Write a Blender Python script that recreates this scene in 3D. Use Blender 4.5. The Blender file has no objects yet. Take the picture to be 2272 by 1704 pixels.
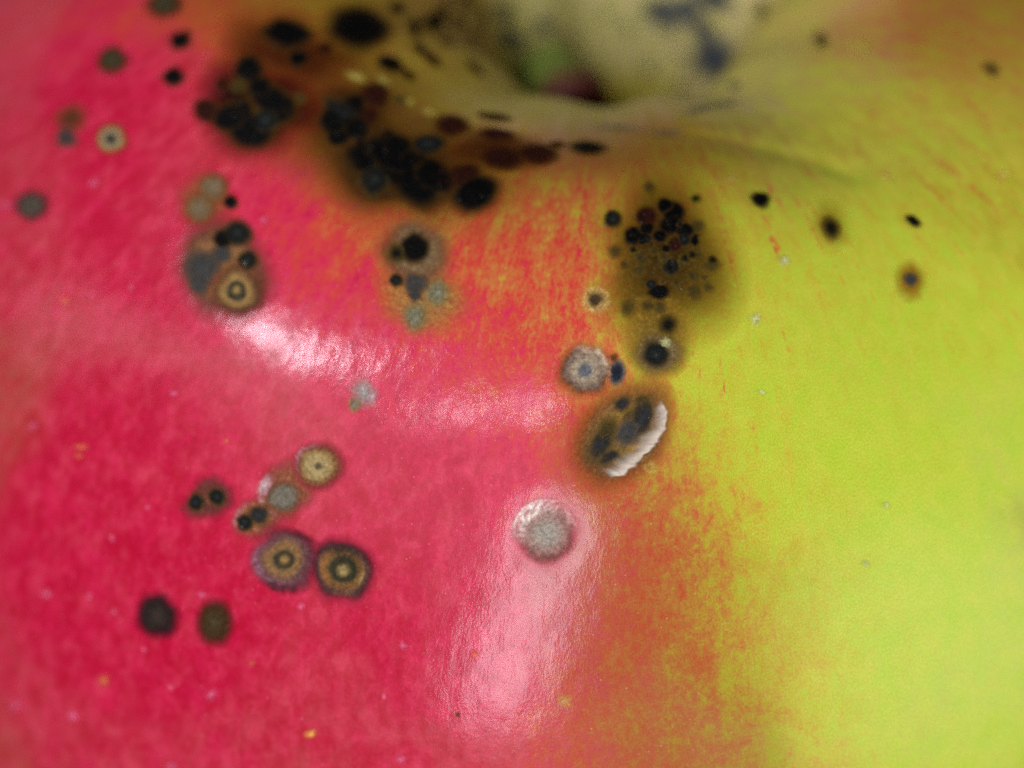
import bpy, math
import numpy as np
from mathutils import Vector, Matrix

scene = bpy.context.scene
col = scene.collection
MM = 0.001                      # the scene is in metres; the fruit is measured in millimetres

# ------------------------------------------------------------------ camera
cam_data = bpy.data.cameras.new('camera')
cam = bpy.data.objects.new('camera', cam_data)
col.objects.link(cam)
cam_pos, cam_aim = Vector((-4.8, -109.359, 156.321))*MM, Vector((-4.8, -26, 70))*MM
cam.matrix_world = Matrix.Translation(cam_pos) @ (cam_aim-cam_pos).to_track_quat('-Z', 'Y').to_matrix().to_4x4()
cam_data.sensor_width = 36
cam_data.lens = 100.47
cam_data.clip_start, cam_data.clip_end = 0.005, 20
cam_data.dof.use_dof = True
cam_data.dof.focus_distance = 118.32*MM
cam_data.dof.aperture_fstop = 17
scene.camera = cam

# ------------------------------------------------------------------ light: a dim room, a lamp overhead to the left, a window in front, added fills
world = bpy.data.worlds.new('World'); scene.world = world
world.use_nodes = True
bgn = world.node_tree.nodes['Background']
bgn.inputs['Color'].default_value = (1, .97, .95, 1)
bgn.inputs['Strength'].default_value = 0.05
def area_light(name, centre, aim, along, size_x, size_y, power, color):
    d = bpy.data.lights.new(name, 'AREA'); d.shape = 'RECTANGLE'
    d.size, d.size_y, d.energy, d.color = size_x*MM, size_y*MM, power, color
    o = bpy.data.objects.new(name, d); col.objects.link(o)
    z = (Vector(centre)-Vector(aim)).normalized()
    x = Vector(along); x = (x-z*x.dot(z)).normalized(); y = z.cross(x)
    m = Matrix((x, y, z)).transposed().to_4x4(); m.translation = Vector(centre)*MM
    o.matrix_world = m
    return o
def soft_edges(o):
    # an added fill panel: brightest in the middle, fading out to its edges
    d = o.data; d.use_nodes = True
    nt = d.node_tree; em = next(n for n in nt.nodes if n.type == 'EMISSION')
    g = nt.nodes.new('ShaderNodeNewGeometry')
    sub = nt.nodes.new('ShaderNodeVectorMath'); sub.operation = 'SUBTRACT'; sub.inputs[1].default_value = (.5, .5, 0)
    ln = nt.nodes.new('ShaderNodeVectorMath'); ln.operation = 'LENGTH'
    mr = nt.nodes.new('ShaderNodeMapRange'); mr.interpolation_type = 'SMOOTHERSTEP'
    for i, v in ((1, .05), (2, .5), (3, 2.6), (4, 0.)): mr.inputs[i].default_value = v
    nt.links.new(g.outputs['Parametric'], sub.inputs[0]); nt.links.new(sub.outputs[0], ln.inputs[0])
    nt.links.new(ln.outputs['Value'], mr.inputs[0]); nt.links.new(mr.outputs[0], em.inputs['Strength'])
area_light('ceiling_lamp', (-213.2, -65.6, 367.0), (-14, -24, 70), (.3, -.25, .12), 32, 20, .42, (.88, .90, 1))
area_light('ceiling_lamp', (-143.3, -159.1, 374.4), (-5, -28, 69), (.3, -.12, .05), 10, 13, .09, (.88, .90, 1))
area_light('ceiling_lamp', (-77.6, -176.9, 388.6), (-5, -28, 69), (.3, -.12, .05), 14, 13, .13, (.88, .90, 1))
area_light('side_glow', (-328.9, -53.3, 242.1), (-14, -24, 70), (.3, -.3, .5), 240, 40, .10, (1, .92, .98))
area_light('window', (-75.2, -330.3, 233.3), (-2, -34, 62), (1, 0, -.24), 54, 205, .82, (.86, .90, 1))
soft_edges(area_light('fill_panel', (-243.2, -275.2, 399.7), (-2, -34, 62), (1, 0, 0), 640, 520, .85, (1, .95, .97)))  # added frontal fill panel, no real wall
soft_edges(area_light('fill_panel', (320.4, -366.2, 189.0), (-2, -34, 62), (1, 0, 0), 520, 480, .95, (1, .98, .92)))  # second added fill panel, from the right front
area_light('right_fill', (407.8, -126.0, 62.0), (-2, -34, 62), (0, 1, 0), 160, 160, 1.2, (1, .98, .94))  # added fill from the right, its reflection kept out of view

scene.view_settings.view_transform = 'Standard'
scene.view_settings.look = 'None'
scene.view_settings.exposure = -0.1
scene.view_settings.gamma = 1
scene.view_settings.use_curve_mapping = False
scene.cycles.transparent_max_bounces = 24
scene.cycles.max_bounces = 4
scene.cycles.diffuse_bounces = 3
scene.cycles.glossy_bounces = 2
scene.cycles.caustics_reflective = False
scene.cycles.caustics_refractive = False
scene.cycles.use_denoising = False

# ------------------------------------------------------------------ helpers
def lin(rgb):
    c = np.asarray(rgb, float)/255
    return np.where(c <= .04045, c/12.92, ((c+.055)/1.055)**2.4)

def new_mesh(name, verts, faces, mat, parent=None, uv=None, attrs=None, smooth=True):
    """faces: (n,4) or (n,3) index array; attrs: name -> per-vertex floats or RGBA"""
    me = bpy.data.meshes.new(name)
    verts = np.asarray(verts, np.float32); faces = np.asarray(faces, np.int32)
    n, k = faces.shape
    me.vertices.add(len(verts)); me.vertices.foreach_set('co', verts.ravel())
    me.loops.add(n*k); me.loops.foreach_set('vertex_index', faces.ravel())
    me.polygons.add(n)
    me.polygons.foreach_set('loop_start', np.arange(0, n*k, k, dtype=np.int32))
    me.polygons.foreach_set('loop_total', np.full(n, k, np.int32))
    if smooth: me.polygons.foreach_set('use_smooth', np.ones(n, bool))
    me.update(calc_edges=True); me.validate()
    if uv is not None:
        l = me.uv_layers.new(name='UVMap')
        l.data.foreach_set('uv', np.asarray(uv, np.float32)[faces.ravel()].ravel())
    for an, v in (attrs or {}).items():
        v = np.asarray(v, np.float32)
        if v.ndim == 1:
            a = me.attributes.new(an, 'FLOAT', 'POINT'); a.data.foreach_set('value', v)
        else:
            a = me.attributes.new(an, 'FLOAT_COLOR', 'POINT'); a.data.foreach_set('color', v.ravel())
    me.materials.append(mat)
    o = bpy.data.objects.new(name, me); col.objects.link(o)
    o.parent = parent
    return o

class Nodes:
    def __init__(self, name):
        self.mat = bpy.data.materials.new(name); self.mat.use_nodes = True
        self.t = self.mat.node_tree; self.t.nodes.clear()
        self.out = self.t.nodes.new('ShaderNodeOutputMaterial')
    def n(self, kind, **kw):
        nd = self.t.nodes.new(kind)
        for k, v in kw.items(): setattr(nd, k, v)
        return nd
    def put(self, sock, v):
        if isinstance(v, bpy.types.NodeSocket): self.t.links.new(v, sock)
        elif v is not None: sock.default_value = v
    def math(self, op, a, b=None, c=None, clamp=False):
        m = self.n('ShaderNodeMath', operation=op, use_clamp=clamp)
        for i, v in enumerate((a, b, c)): self.put(m.inputs[i], v)
        return m.outputs[0]
    def attr(self, name, out='Fac'):
        return self.n('ShaderNodeAttribute', attribute_name=name).outputs[out]
    def uv(self, scale, loc=(0,0,0)):
        m = self.n('ShaderNodeMapping'); self.put(m.inputs['Vector'], self.n('ShaderNodeTexCoord').outputs['UV'])
        m.inputs['Scale'].default_value = scale; m.inputs['Location'].default_value = loc
        return m.outputs[0]
    def noise(self, vec, scale=1, detail=2, rough=.5, dist=0, kind='FBM'):
        m = self.n('ShaderNodeTexNoise', noise_type=kind); self.put(m.inputs['Vector'], vec)
        m.inputs['Scale'].default_value = scale; m.inputs['Detail'].default_value = detail
        m.inputs['Roughness'].default_value = rough; m.inputs['Distortion'].default_value = dist
        return m.outputs['Fac']
    def remap(self, v, a, b, c=0, d=1, smooth=False):
        m = self.n('ShaderNodeMapRange', clamp=True, interpolation_type='SMOOTHSTEP' if smooth else 'LINEAR')
        for i, x in enumerate((v, a, b, c, d)): self.put(m.inputs[i], x)
        return m.outputs[0]
    def mix(self, fac, a, b, mode='MIX'):
        m = self.n('ShaderNodeMix', data_type='RGBA', blend_type=mode)
        self.put(m.inputs[0], fac); self.put(m.inputs[6], a); self.put(m.inputs[7], b)
        return m.outputs[2]
    def ramp(self, fac, stops):
        m = self.n('ShaderNodeValToRGB'); self.put(m.inputs[0], fac)
        e = m.color_ramp.elements
        while len(e) < len(stops): e.new(.5)
        for i, (p, c) in enumerate(stops): e[i].position = p; e[i].color = (*c, 1)
        return m.outputs[0]
    def bump(self, h, strength, dist, normal=None):
        b = self.n('ShaderNodeBump'); b.inputs['Strength'].default_value = strength; b.inputs['Distance'].default_value = dist
        self.put(b.inputs['Height'], h)
        if normal is not None: self.put(b.inputs['Normal'], normal)
        return b.outputs[0]

# ------------------------------------------------------------------ materials
def make_skin():
    N = Nodes('apple_skin')
    blush, russet_shade, bloom_light = N.attr('blush'), N.attr('russet_shade'), N.attr('bloom_light')
    fibre = N.noise(N.uv((3.6, 2.6, 1)), 1, 3, .62, .4)
    fibre2 = N.noise(N.uv((9., 4.5, 1), (3,7,0)), 1, 2, .6)
    blotch = N.noise(N.uv((.85, .6, 1), (11,3,0)), 1, 3, .6, .3)
    streak = N.noise(N.uv((1.15, .11, 1), (5,9,0)), 1, 3, .6, .25)
    cell = N.noise(N.uv((15, 11, 1)), 1, 1, .5)
    # how far the mottling swings: most where red and green meet
    swing = N.math('MULTIPLY_ADD', N.math('MULTIPLY', blush, N.math('SUBTRACT', 1.06, blush)), 1.75, .13)
    m = N.math('MULTIPLY_ADD', N.math('SUBTRACT', fibre, .5), 1.1, N.math('MULTIPLY', N.math('SUBTRACT', blotch, .5), 1.3))
    m = N.math('ADD', m, N.math('MULTIPLY', N.math('SUBTRACT', streak, .5), .5))
    m = N.math('ADD', m, N.math('MULTIPLY', N.math('SUBTRACT', fibre2, .5), .35))
    b = N.math('MULTIPLY_ADD', m, swing, N.math('MULTIPLY', blush, .965), clamp=True)
    line = N.math('MULTIPLY', N.remap(fibre, .42, .58), N.remap(N.noise(N.uv((1.5,.17,1),(8,1,0)), 1, 3, .6, .5), .57, .7, 0, .4))
    sy = N.n('ShaderNodeSeparateXYZ'); N.put(sy.inputs[0], N.n('ShaderNodeTexCoord').outputs['UV'])
    line = N.math('MULTIPLY', line, N.remap(sy.outputs[1], 46, 38))   # streaks fade away from the stem
    b = N.math('MULTIPLY_ADD', line, N.math('MULTIPLY', N.remap(blush, .02, .12), N.remap(blush, .7, .4)), b, clamp=True)
    c = N.ramp(b, SKIN_RAMP)
    c = N.mix(N.math('MULTIPLY', russet_shade, .95), c, (.20, .085, .005, 1))
    blm = N.math('MULTIPLY', bloom_light, N.remap(N.math('ADD', streak, blotch), .8, 1.15, .35, 1))
    c = N.mix(blm, c, (.50, .40, .25, 1))
    # pink clouding in the red, light and dark clouding in the green
    cloud = N.noise(N.uv((1.0,.75,1),(7,2,0)), 1, 3, .62, .3)
    c = N.mix(N.math('MULTIPLY', N.remap(cloud, .45, .75, 0, .42), N.remap(blush, .7, .95)), c, (.74, .085, .13, 1))
    c = N.mix(N.math('MULTIPLY', N.remap(cloud, .4, .7, 0, .6), N.remap(blush, .3, .1)), c, (.50, .52, .05, 1))
    c = N.mix(N.math('MULTIPLY', N.remap(blotch, .5, .3, 0, .25), N.remap(blush, .25, .05)), c, (.33, .47, .015, 1))
    # deep crimson flecking and fine cell grain
    deep = N.remap(N.noise(N.uv((1.6,.9,1),(2,5,0)), 1, 3, .65, .4), .42, .66, 0, .6)
    c = N.mix(N.math('MULTIPLY', deep, N.remap(blush, .8, 1)), c, (.42, .003, .018, 1))
    c = N.mix(1, c, N.ramp(cell, [(.3, (.84,.84,.84)), (.7, (1.1,1.1,1.1))]), 'MULTIPLY')
    # pin-prick lenticels
    v = N.n('ShaderNodeTexVoronoi', feature='F1'); N.put(v.inputs['Vector'], N.uv((.55,.55,1))); v.inputs['Randomness'].default_value = 1
    dot = N.math('MULTIPLY', N.remap(v.outputs['Distance'], .03, .1, .75, 0), N.remap(v.outputs['Color'], .2, .8, 0, 1))
    c = N.mix(dot, c, N.mix(blush, (.62, .62, .25, 1), (.74, .30, .30, 1)))
    v2 = N.n('ShaderNodeTexVoronoi', feature='F1'); N.put(v2.inputs['Vector'], N.uv((.95,.8,1),(3,6,0)))
    dot2 = N.math('MULTIPLY', N.remap(v2.outputs['Distance'], .03, .13, .4, 0), N.remap(v2.outputs['Color'], .45, .8, 0, 1))
    c = N.mix(dot2, c, N.mix(blush, (.62, .64, .22, 1), (.72, .24, .22, 1)))
    P = N.n('ShaderNodeBsdfPrincipled')
    N.put(P.inputs['Base Color'], c)
    rough = N.math('MULTIPLY_ADD', bloom_light, .25, N.remap(fibre, .3, .7, .4, .5))
    N.put(P.inputs['Roughness'], rough)
    P.inputs['IOR'].default_value = 1.45
    P.inputs['Specular IOR Level'].default_value = .075
    P.inputs['Coat Weight'].default_value = .42
    N.put(P.inputs['Coat Roughness'], N.math('MULTIPLY_ADD', bloom_light, .3, N.remap(blotch, .3, .7, .14, .2)))
    P.inputs['Coat IOR'].default_value = 1.5
    nb = N.bump(N.noise(N.uv((1.1,.7,1),(1,8,0)), 1, 1, .5), .5, .000045)
    nb = N.bump(fibre, .5, .0000055, nb)
    nb = N.bump(fibre2, .5, .00001, nb)
    N.put(P.inputs['Coat Normal'], nb)
    N.put(P.inputs['Normal'], nb)
    N.put(N.out.inputs[0], P.outputs[0])
    return N.mat
SKIN_RAMP = [(0, (.40,.52,.035)), (.22, (.47,.40,.03)), (.48, (.53,.155,.038)), (.7, (.58,.05,.03)), (.88, (.60,.015,.066)), (1, (.47,.004,.035))]
mat_skin = make_skin()

def make_scab():
    N = Nodes('scab')
    a = N.n('ShaderNodeAttribute', attribute_name='pigment')
    size, seed = N.attr('size'), N.attr('seed')
    uv = N.n('ShaderNodeTexCoord').outputs['UV']
    nv = N.n('ShaderNodeVectorMath', operation='NORMALIZE'); N.put(nv.inputs[0], uv)
    ln = N.n('ShaderNodeVectorMath', operation='LENGTH'); N.put(ln.inputs[0], uv)
    sep = N.n('ShaderNodeSeparateXYZ'); N.put(sep.inputs[0], nv.outputs[0])
    comb = N.n('ShaderNodeCombineXYZ')
    N.put(comb.inputs[0], N.math('MULTIPLY_ADD', sep.outputs[0], 8, seed)); N.put(comb.inputs[1], N.math('MULTIPLY', sep.outputs[1], 8))
    N.put(comb.inputs[2], N.math('MULTIPLY', ln.outputs['Value'], 2.2))
    ray = N.noise(comb.outputs[0], 1.6, 3, .6)                      # fine threads running outwards
    sc = N.n('ShaderNodeVectorMath', operation='SCALE'); N.put(sc.inputs[0], uv); N.put(sc.inputs['Scale'], size)
    off = N.n('ShaderNodeVectorMath', operation='ADD'); N.put(off.inputs[0], sc.outputs[0])
    cs = N.n('ShaderNodeCombineXYZ'); N.put(cs.inputs[2], seed); N.put(off.inputs[1], cs.outputs[0])
    grain = N.noise(off.outputs[0], 5.5, 3, .65, .3)
    fine = N.noise(off.outputs[0], 15, 2, .6)
    bright = N.math('MULTIPLY', N.remap(grain, .25, .75, .55, 1.5), N.remap(fine, .25, .75, .75, 1.25))
    bright = N.math('MULTIPLY', bright, N.remap(ray, .32, .66, .93, 1.06))
    sca = N.n('ShaderNodeVectorMath', operation='SCALE'); N.put(sca.inputs[0], a.outputs['Color']); N.put(sca.inputs['Scale'], bright)
    c = sca.outputs[0]
    # pale flakes of dead skin
    flake = N.remap(N.noise(off.outputs[0], 8, 2, .6, .6), .69, .76, 0, .35)
    c = N.mix(flake, c, (.38,.36,.30,1))
    al = a.outputs['Alpha']
    edge = N.math('MULTIPLY', N.math('MULTIPLY', al, N.math('SUBTRACT', 1, al)), 3.2)
    wob = N.math('ADD', N.math('MULTIPLY', N.math('SUBTRACT', ray, .5), N.remap(size, .9, 2.2, 1.5, .15)), N.math('MULTIPLY', N.math('SUBTRACT', grain, .5), .9))
    al = N.math('MULTIPLY_ADD', wob, edge, al, clamp=True)
    P = N.n('ShaderNodeBsdfPrincipled')
    N.put(P.inputs['Base Color'], c)
    N.put(P.inputs['Roughness'], N.remap(grain, .3, .7, .45, .7))
    P.inputs['Specular IOR Level'].default_value = .07
    nb = N.bump(grain, .6, .00014); nb = N.bump(fine, .5, .00003, nb)
    N.put(P.inputs['Normal'], nb)
    N.put(P.inputs['Alpha'], al)
    N.put(N.out.inputs[0], P.outputs[0])
    return N.mat
mat_scab = make_scab()

def make_peel():
    N = Nodes('peeled_skin')
    a = N.n('ShaderNodeAttribute', attribute_name='pigment')
    g = N.noise(N.uv((26, 3, 1)), 1, 3, .6)
    P = N.n('ShaderNodeBsdfPrincipled')
    N.put(P.inputs['Base Color'], N.mix(N.remap(g, .38, .62, 0, .75), a.outputs['Color'], (.40,.31,.23,1)))
    P.inputs['Roughness'].default_value = .32
    P.inputs['Specular IOR Level'].default_value = .5
    N.put(P.inputs['Normal'], N.bump(g, .5, .00003))
    al = a.outputs['Alpha']
    N.put(P.inputs['Alpha'], N.math('MULTIPLY', al, N.remap(N.math('ADD', g, al), .75, 1.35, .1, .95)))
    N.put(N.out.inputs[0], P.outputs[0])
    return N.mat
mat_peel = make_peel()

def make_stem():
    N = Nodes('stem')
    along = N.attr('along')
    g = N.noise(N.uv((3, 9, 1)), 1, 4, .65)
    f = N.math('MULTIPLY_ADD', N.math('SUBTRACT', g, .5), .22, along)
    c = N.ramp(f, [(.0, (.05,.05,.01)), (.45, (.13,.19,.02)), (.74, (.15,.20,.022)), (.88, (.11,.025,.006)), (.96, (.07,.004,.003))])
    P = N.n('ShaderNodeBsdfPrincipled'); N.put(P.inputs['Base Color'], c); P.inputs['Roughness'].default_value = .7
    N.put(P.inputs['Normal'], N.bump(g, .6, .0003))
    N.put(N.out.inputs[0], P.outputs[0])
    return N.mat
mat_stem = make_stem()

def make_table():
    N = Nodes('tabletop')
    g = N.noise(N.uv((60, 60, 1)), 1, 5, .6)
    P = N.n('ShaderNodeBsdfPrincipled'); N.put(P.inputs['Base Color'], N.ramp(g, [(.3, (.10,.09,.08)), (.7, (.15,.135,.12))])); P.inputs['Roughness'].default_value = .6
    N.put(N.out.inputs[0], P.outputs[0])
    return N.mat
mat_table = make_table()


# ------------------------------------------------------------------ the fruit's surface
LOBE0 = -88.0
# profile of the apple from the floor of the stem cavity over the shoulder to the calyx: (radius, height) in mm
PROFILE = np.array([(0,57),(1.8,57.4),(3.2,59.2),(4.4,62.4),(5.6,66),(7.1,69),(9.6,71.3),(13.2,73.2),
    (18,74.1),(23.5,72.8),(29.5,69.2),(35,63.4),(39.6,56),(43,47),(44.4,37.5),(43.6,28),(40.6,19),(36,11),
    (30,4.4),(24,.8),(19.5,.3),(14,2.6),(9,6),(4,8.2),(0,8.8)], float)

def _spline():
    p = PROFILE
    ext = np.vstack([[-p[1,0], p[1,1]], p, [-p[-2,0], p[-2,1]]])
    out = []
    for i in range(len(p)-1):
        p0, p1, p2, p3 = ext[i], ext[i+1], ext[i+2], ext[i+3]
        t = np.linspace(0, 1, 40, endpoint=False)[:,None]
        out.append(.5*((2*p1)+(-p0+p2)*t+(2*p0-5*p1+4*p2-p3)*t**2+(-p0+3*p1-3*p2+p3)*t**3))
    out.append(p[-1:])
    c = np.vstack(out)
    arc = np.concatenate([[0], np.cumsum(np.hypot(*np.diff(c, axis=0).T))])
    return arc, c
ARC, CURVE = _spline()
ARC_END = ARC[-1]

def bell(x, c, w):
    return np.exp(-((x-c)/w)**2)

# soft local swellings (+) and hollows (-) of this one fruit: azimuth deg, arc mm, spread mm, height mm
BUMPS = [
    (-96.091, 43.045, 1.10, -0.100),
    (-90.357, 38.753, 1.51, -0.220),
    (-114.876, 46.583, 0.76, -0.050),
    (-110.508, 46.250, 0.76, -0.050),
    (-114.442, 42.358, 0.64, -0.050),
    (-130.621, 36.236, 1.32, -0.080),
    (-93.810, 36.228, 0.83, -0.060),
    (-113.296, 32.091, 0.95, -0.060),
    (-85.477, 30.994, 2.08, -0.100),
    (-92.282, 22.667, 4.73, -2.000),
    (-60.466, 26.384, 3.60, -0.700),
    (-138.403, 25.603, 1.51, 0.350),
    (-130.752, 23.823, 1.51, 0.350),
    (-120.303, 22.503, 1.51, 0.350),
    (-109.570, 22.550, 1.32, 0.300),
    (-122.321, 27.014, 2.08, -0.350),
    (-80.399, 23.537, 0.64, -0.200),
    (-76.696, 23.915, 0.64, -0.200),
    (-73.170, 24.367, 0.64, -0.200),
    (-69.912, 24.926, 0.64, -0.200),
    (-66.997, 25.599, 0.64, -0.200),
    (-64.362, 26.328, 0.64, -0.200),
    (-61.903, 27.062, 0.64, -0.200),
    (-59.698, 27.845, 0.64, -0.200),
    (-57.738, 28.677, 0.64, -0.200),
]

def surface(az, s, dents=True):
    """azimuth in degrees, s = arc length in mm from the floor of the stem cavity -> points in mm"""
    az = np.asarray(az, float); s = np.clip(np.asarray(s, float), 0, ARC_END)
    rho = np.interp(s, ARC, CURVE[:,0]); z = np.interp(s, ARC, CURVE[:,1])
    a = np.radians(az)
    lobe = np.cos(5*(a-np.radians(LOBE0))) + .35*np.cos(3*a+1.1) + .3*np.cos(2*a-.6)
    w = bell(s, 31, 19)
    rho = rho*(1+.014*w*lobe) + .25*bell(s, 12, 7)*np.cos(7*a+.5)
    z = z + .6*bell(s, 27, 11)*lobe + .26*bell(s, 17, 6)*np.cos(11*a+2.)
    x, y = rho*np.cos(a), rho*np.sin(a)
    # faint unevenness
    k = .05*(np.sin(.33*x+.2*z)+np.sin(.27*y-.3*z+1.3)+np.sin(.25*x+.33*y+2.1)) * np.clip(s/6, 0, 1)
    n = np.stack([np.cos(a)*.7, np.sin(a)*.7, np.full_like(a, .7)*np.sign(z-30)], -1)
    p = np.stack([x, y, z], -1) + n*k[...,None]
    if dents:
        for (ba, bs, bw, bh) in BUMPS:
            br = np.interp(bs, ARC, CURVE[:,0])
            da = (az-ba+180) % 360 - 180
            d2 = (np.radians(da)*br)**2+(s-bs)**2
            m = d2 < (3.2*bw)**2
            if np.any(m):
                p[m] += n[m]*(bh*np.exp(-d2[m]/(bw*bw)))[:,None]
    return p


def surface_normal(az, s):
    e = .03
    a = surface(az+e, s)-surface(az-e, s); b = surface(az, s+e)-surface(az, s-e)
    n = np.cross(b, a)
    n /= np.linalg.norm(n, axis=-1, keepdims=True)+1e-12
    return n

# skin colour at points (blush, russet with painted shade, bloom with painted light): azimuth deg, arc mm, amount
BLUSH_POINTS = [
(-182.62, 40.53, 0.93), (-171.54, 33.95, 0.95), (-162.81, 29.57, 0.80), (-157.62, 25.86, 0.42), (-158.83, 21.49, 0.24), (-176.77, 16.01, 0.26), (-232.58, 11.62, 0.16), (76.65, 11.13, 0.16), 
(24.45, 13.32, 0.20), (-15.34, 18.18, 0.20), (-22.28, 23.06, 0.50), (-20.83, 27.02, 0.25), (-167.43, 39.48, 1.00), (-157.51, 34.89, 1.00), (-149.36, 31.58, 0.97), (-142.01, 28.65, 0.75), 
(-134.20, 25.53, 0.30), (-126.96, 21.69, 0.22), (-114.60, 16.85, 0.20), (69.91, 6.23, 0.18), (-54.18, 16.64, 0.18), (-49.45, 22.70, 0.15), (-42.20, 26.25, 0.18), (-35.23, 29.31, 0.22), 
(-157.15, 40.73, 1.00), (-148.47, 37.11, 1.00), (-140.66, 34.34, 1.00), (-132.79, 31.94, 0.90), (-124.02, 29.81, 0.62), (-113.48, 28.17, 0.42), (-101.55, 27.29, 0.45), (-88.92, 27.07, 0.38), 
(-76.22, 27.38, 0.22), (-63.44, 28.33, 0.14), (-53.36, 30.12, 0.16), (-44.96, 32.39, 0.16), (-149.93, 43.04, 1.00), (-141.82, 39.89, 1.00), (-134.18, 37.46, 1.00), (-126.42, 35.44, 0.85), 
(-117.96, 33.79, 0.78), (-108.69, 32.61, 0.66), (-99.09, 31.97, 0.62), (-89.51, 31.79, 0.34), (-79.85, 32.02, 0.20), (-70.03, 32.72, 0.12), (-60.50, 34.00, 0.10), (-51.87, 35.82, 0.12), 
(-144.58, 45.91, 1.00), (-136.85, 43.00, 1.00), (-129.35, 40.76, 1.00), (-121.88, 38.98, 1.00), (-114.14, 37.56, 0.93), (-106.07, 36.53, 0.84), (-97.87, 35.93, 0.74), (-89.69, 35.75, 0.28), 
(-81.49, 35.96, 0.08), (-73.17, 36.61, 0.06), (-64.85, 37.74, 0.05), (-56.76, 39.31, 0.05), (-140.47, 49.14, 1.00), (-133.06, 46.34, 1.00), (-125.84, 44.19, 1.00), (-118.72, 42.50, 1.00), 
(-111.58, 41.20, 1.00), (-104.33, 40.25, 0.98), (-97.05, 39.68, 0.95), (-89.76, 39.50, 0.42), (-82.48, 39.70, 0.06), (-75.10, 40.32, 0.04), (-67.64, 41.35, 0.03), (-60.16, 42.81, 0.02), 
(-137.23, 52.63, 1.00), (-130.10, 49.86, 1.00), (-123.20, 47.73, 1.00), (-116.43, 46.08, 1.00), (-109.76, 44.83, 1.00), (-103.11, 43.93, 1.00), (-96.46, 43.39, 0.98), (-89.80, 43.20, 0.62), 
(-83.12, 43.40, 0.25), (-76.37, 43.99, 0.05), (-69.53, 44.98, 0.00), (-62.60, 46.35, 0.00), (-134.71, 56.43, 1.00), (-127.75, 53.57, 1.00), (-121.15, 51.43, 1.00), (-114.70, 49.78, 1.00), 
(-108.40, 48.54, 1.00), (-102.18, 47.67, 1.00), (-95.98, 47.14, 0.97), (-89.79, 46.97, 0.75), (-83.57, 47.17, 0.28), (-77.28, 47.74, 0.10), (-70.89, 48.69, 0.02), (-64.39, 50.03, 0.00), 
(-132.85, 60.63, 1.00), (-125.93, 57.56, 1.00), (-119.55, 55.34, 1.00), (-113.36, 53.65, 1.00), (-107.35, 52.40, 1.00), (-101.46, 51.53, 1.00), (-95.60, 51.02, 0.86), (-89.76, 50.86, 0.62), 
(-83.89, 51.05, 0.42), (-77.95, 51.61, 0.14), (-71.89, 52.55, 0.02), (-65.71, 53.90, 0.00), (-131.88, 64.14, 1.00), (-124.86, 60.80, 1.00), (-118.60, 58.47, 1.00), (-112.58, 56.72, 1.00), 
(-106.72, 55.43, 1.00), (-101.01, 54.56, 0.95), (-95.36, 54.05, 0.84), (-89.72, 53.89, 0.64), (-84.06, 54.08, 0.45), (-78.32, 54.65, 0.20), (-72.46, 55.61, 0.06), (-66.44, 56.99, 0.00), 
(-93.20, 37.67, 0.75), (-93.29, 41.02, 0.95), (-91.85, 41.92, 0.50), (-93.39, 44.19, 0.95), (-86.30, 35.02, 0.18), (-85.89, 37.69, 0.15), (-86.23, 40.47, 0.25), (-116.59, 30.45, 0.30), 
(-120.58, 31.83, 0.55), (-103.52, 28.73, 0.55), (-96.55, 27.13, 0.50), (-96.94, 32.73, 0.60), (-86.36, 41.96, 0.50), (-87.20, 44.55, 0.55), (-89.80, 45.08, 0.82), (-91.73, 44.71, 1.00), 
(-84.66, 45.20, 0.36), (-81.75, 45.38, 0.14), (-89.17, 46.97, 0.70), (-86.69, 47.02, 0.52), (-83.57, 47.17, 0.30), (-81.07, 47.35, 0.12), (-90.98, 48.90, 0.72), (-88.27, 48.91, 0.55), 
(-85.26, 49.01, 0.42), (-82.23, 49.20, 0.25), (-92.68, 50.90, 0.88), (-89.75, 51.26, 0.66), (-86.84, 51.31, 0.52), (-83.92, 51.45, 0.40), (-80.97, 51.68, 0.20), (-89.80, 42.83, 0.66), 
(-91.96, 46.99, 0.92), (-81.71, 43.12, 0.12), (-103.89, 32.23, 0.66), (-131.48, 29.54, 0.90), (-125.88, 34.36, 0.92), (-120.59, 34.24, 0.88), (-112.75, 36.51, 0.97), (-106.98, 35.00, 0.78), 
(-106.91, 31.57, 0.66), (-128.64, 32.74, 0.95), (-125.56, 30.70, 0.70), (-26.85, 24.56, 0.50), (-29.25, 27.22, 0.40), (-171.61, 37.70, 0.90), (-167.27, 32.73, 0.80), (-174.00, 36.12, 0.75), 
(-24.15, 21.75, 0.30), 
(20, 35, 0.00), (20, 60, 0.00), (20, 90, 0.00), (20, 115, 0.00), (60, 35, 0.27), (60, 60, 0.27), (60, 90, 0.27), (60, 115, 0.27), (100, 35, 0.68), (100, 60, 0.68), (100, 90, 0.68), (100, 115, 0.68), (140, 35, 1.00), (140, 60, 1.00), (140, 90, 1.00), (140, 115, 1.00), (180, 35, 1.00), (180, 60, 1.00), (180, 90, 1.00), (180, 115, 1.00), (-165, 75, 1.00), (-165, 100, 1.00), (-165, 120, 1.00), (-140, 75, 1.00), (-140, 100, 1.00), (-140, 120, 1.00), (-115, 75, 1.00), (-115, 100, 1.00), (-115, 120, 1.00), (-90, 75, 0.54), (-90, 100, 0.54), (-90, 120, 0.54), (-65, 75, 0.07), (-65, 100, 0.07), (-65, 120, 0.07), (-40, 75, 0.00), (-40, 100, 0.00), (-40, 120, 0.00), (-15, 75, 0.00), (-15, 100, 0.00), (-15, 120, 0.00),
]
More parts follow.
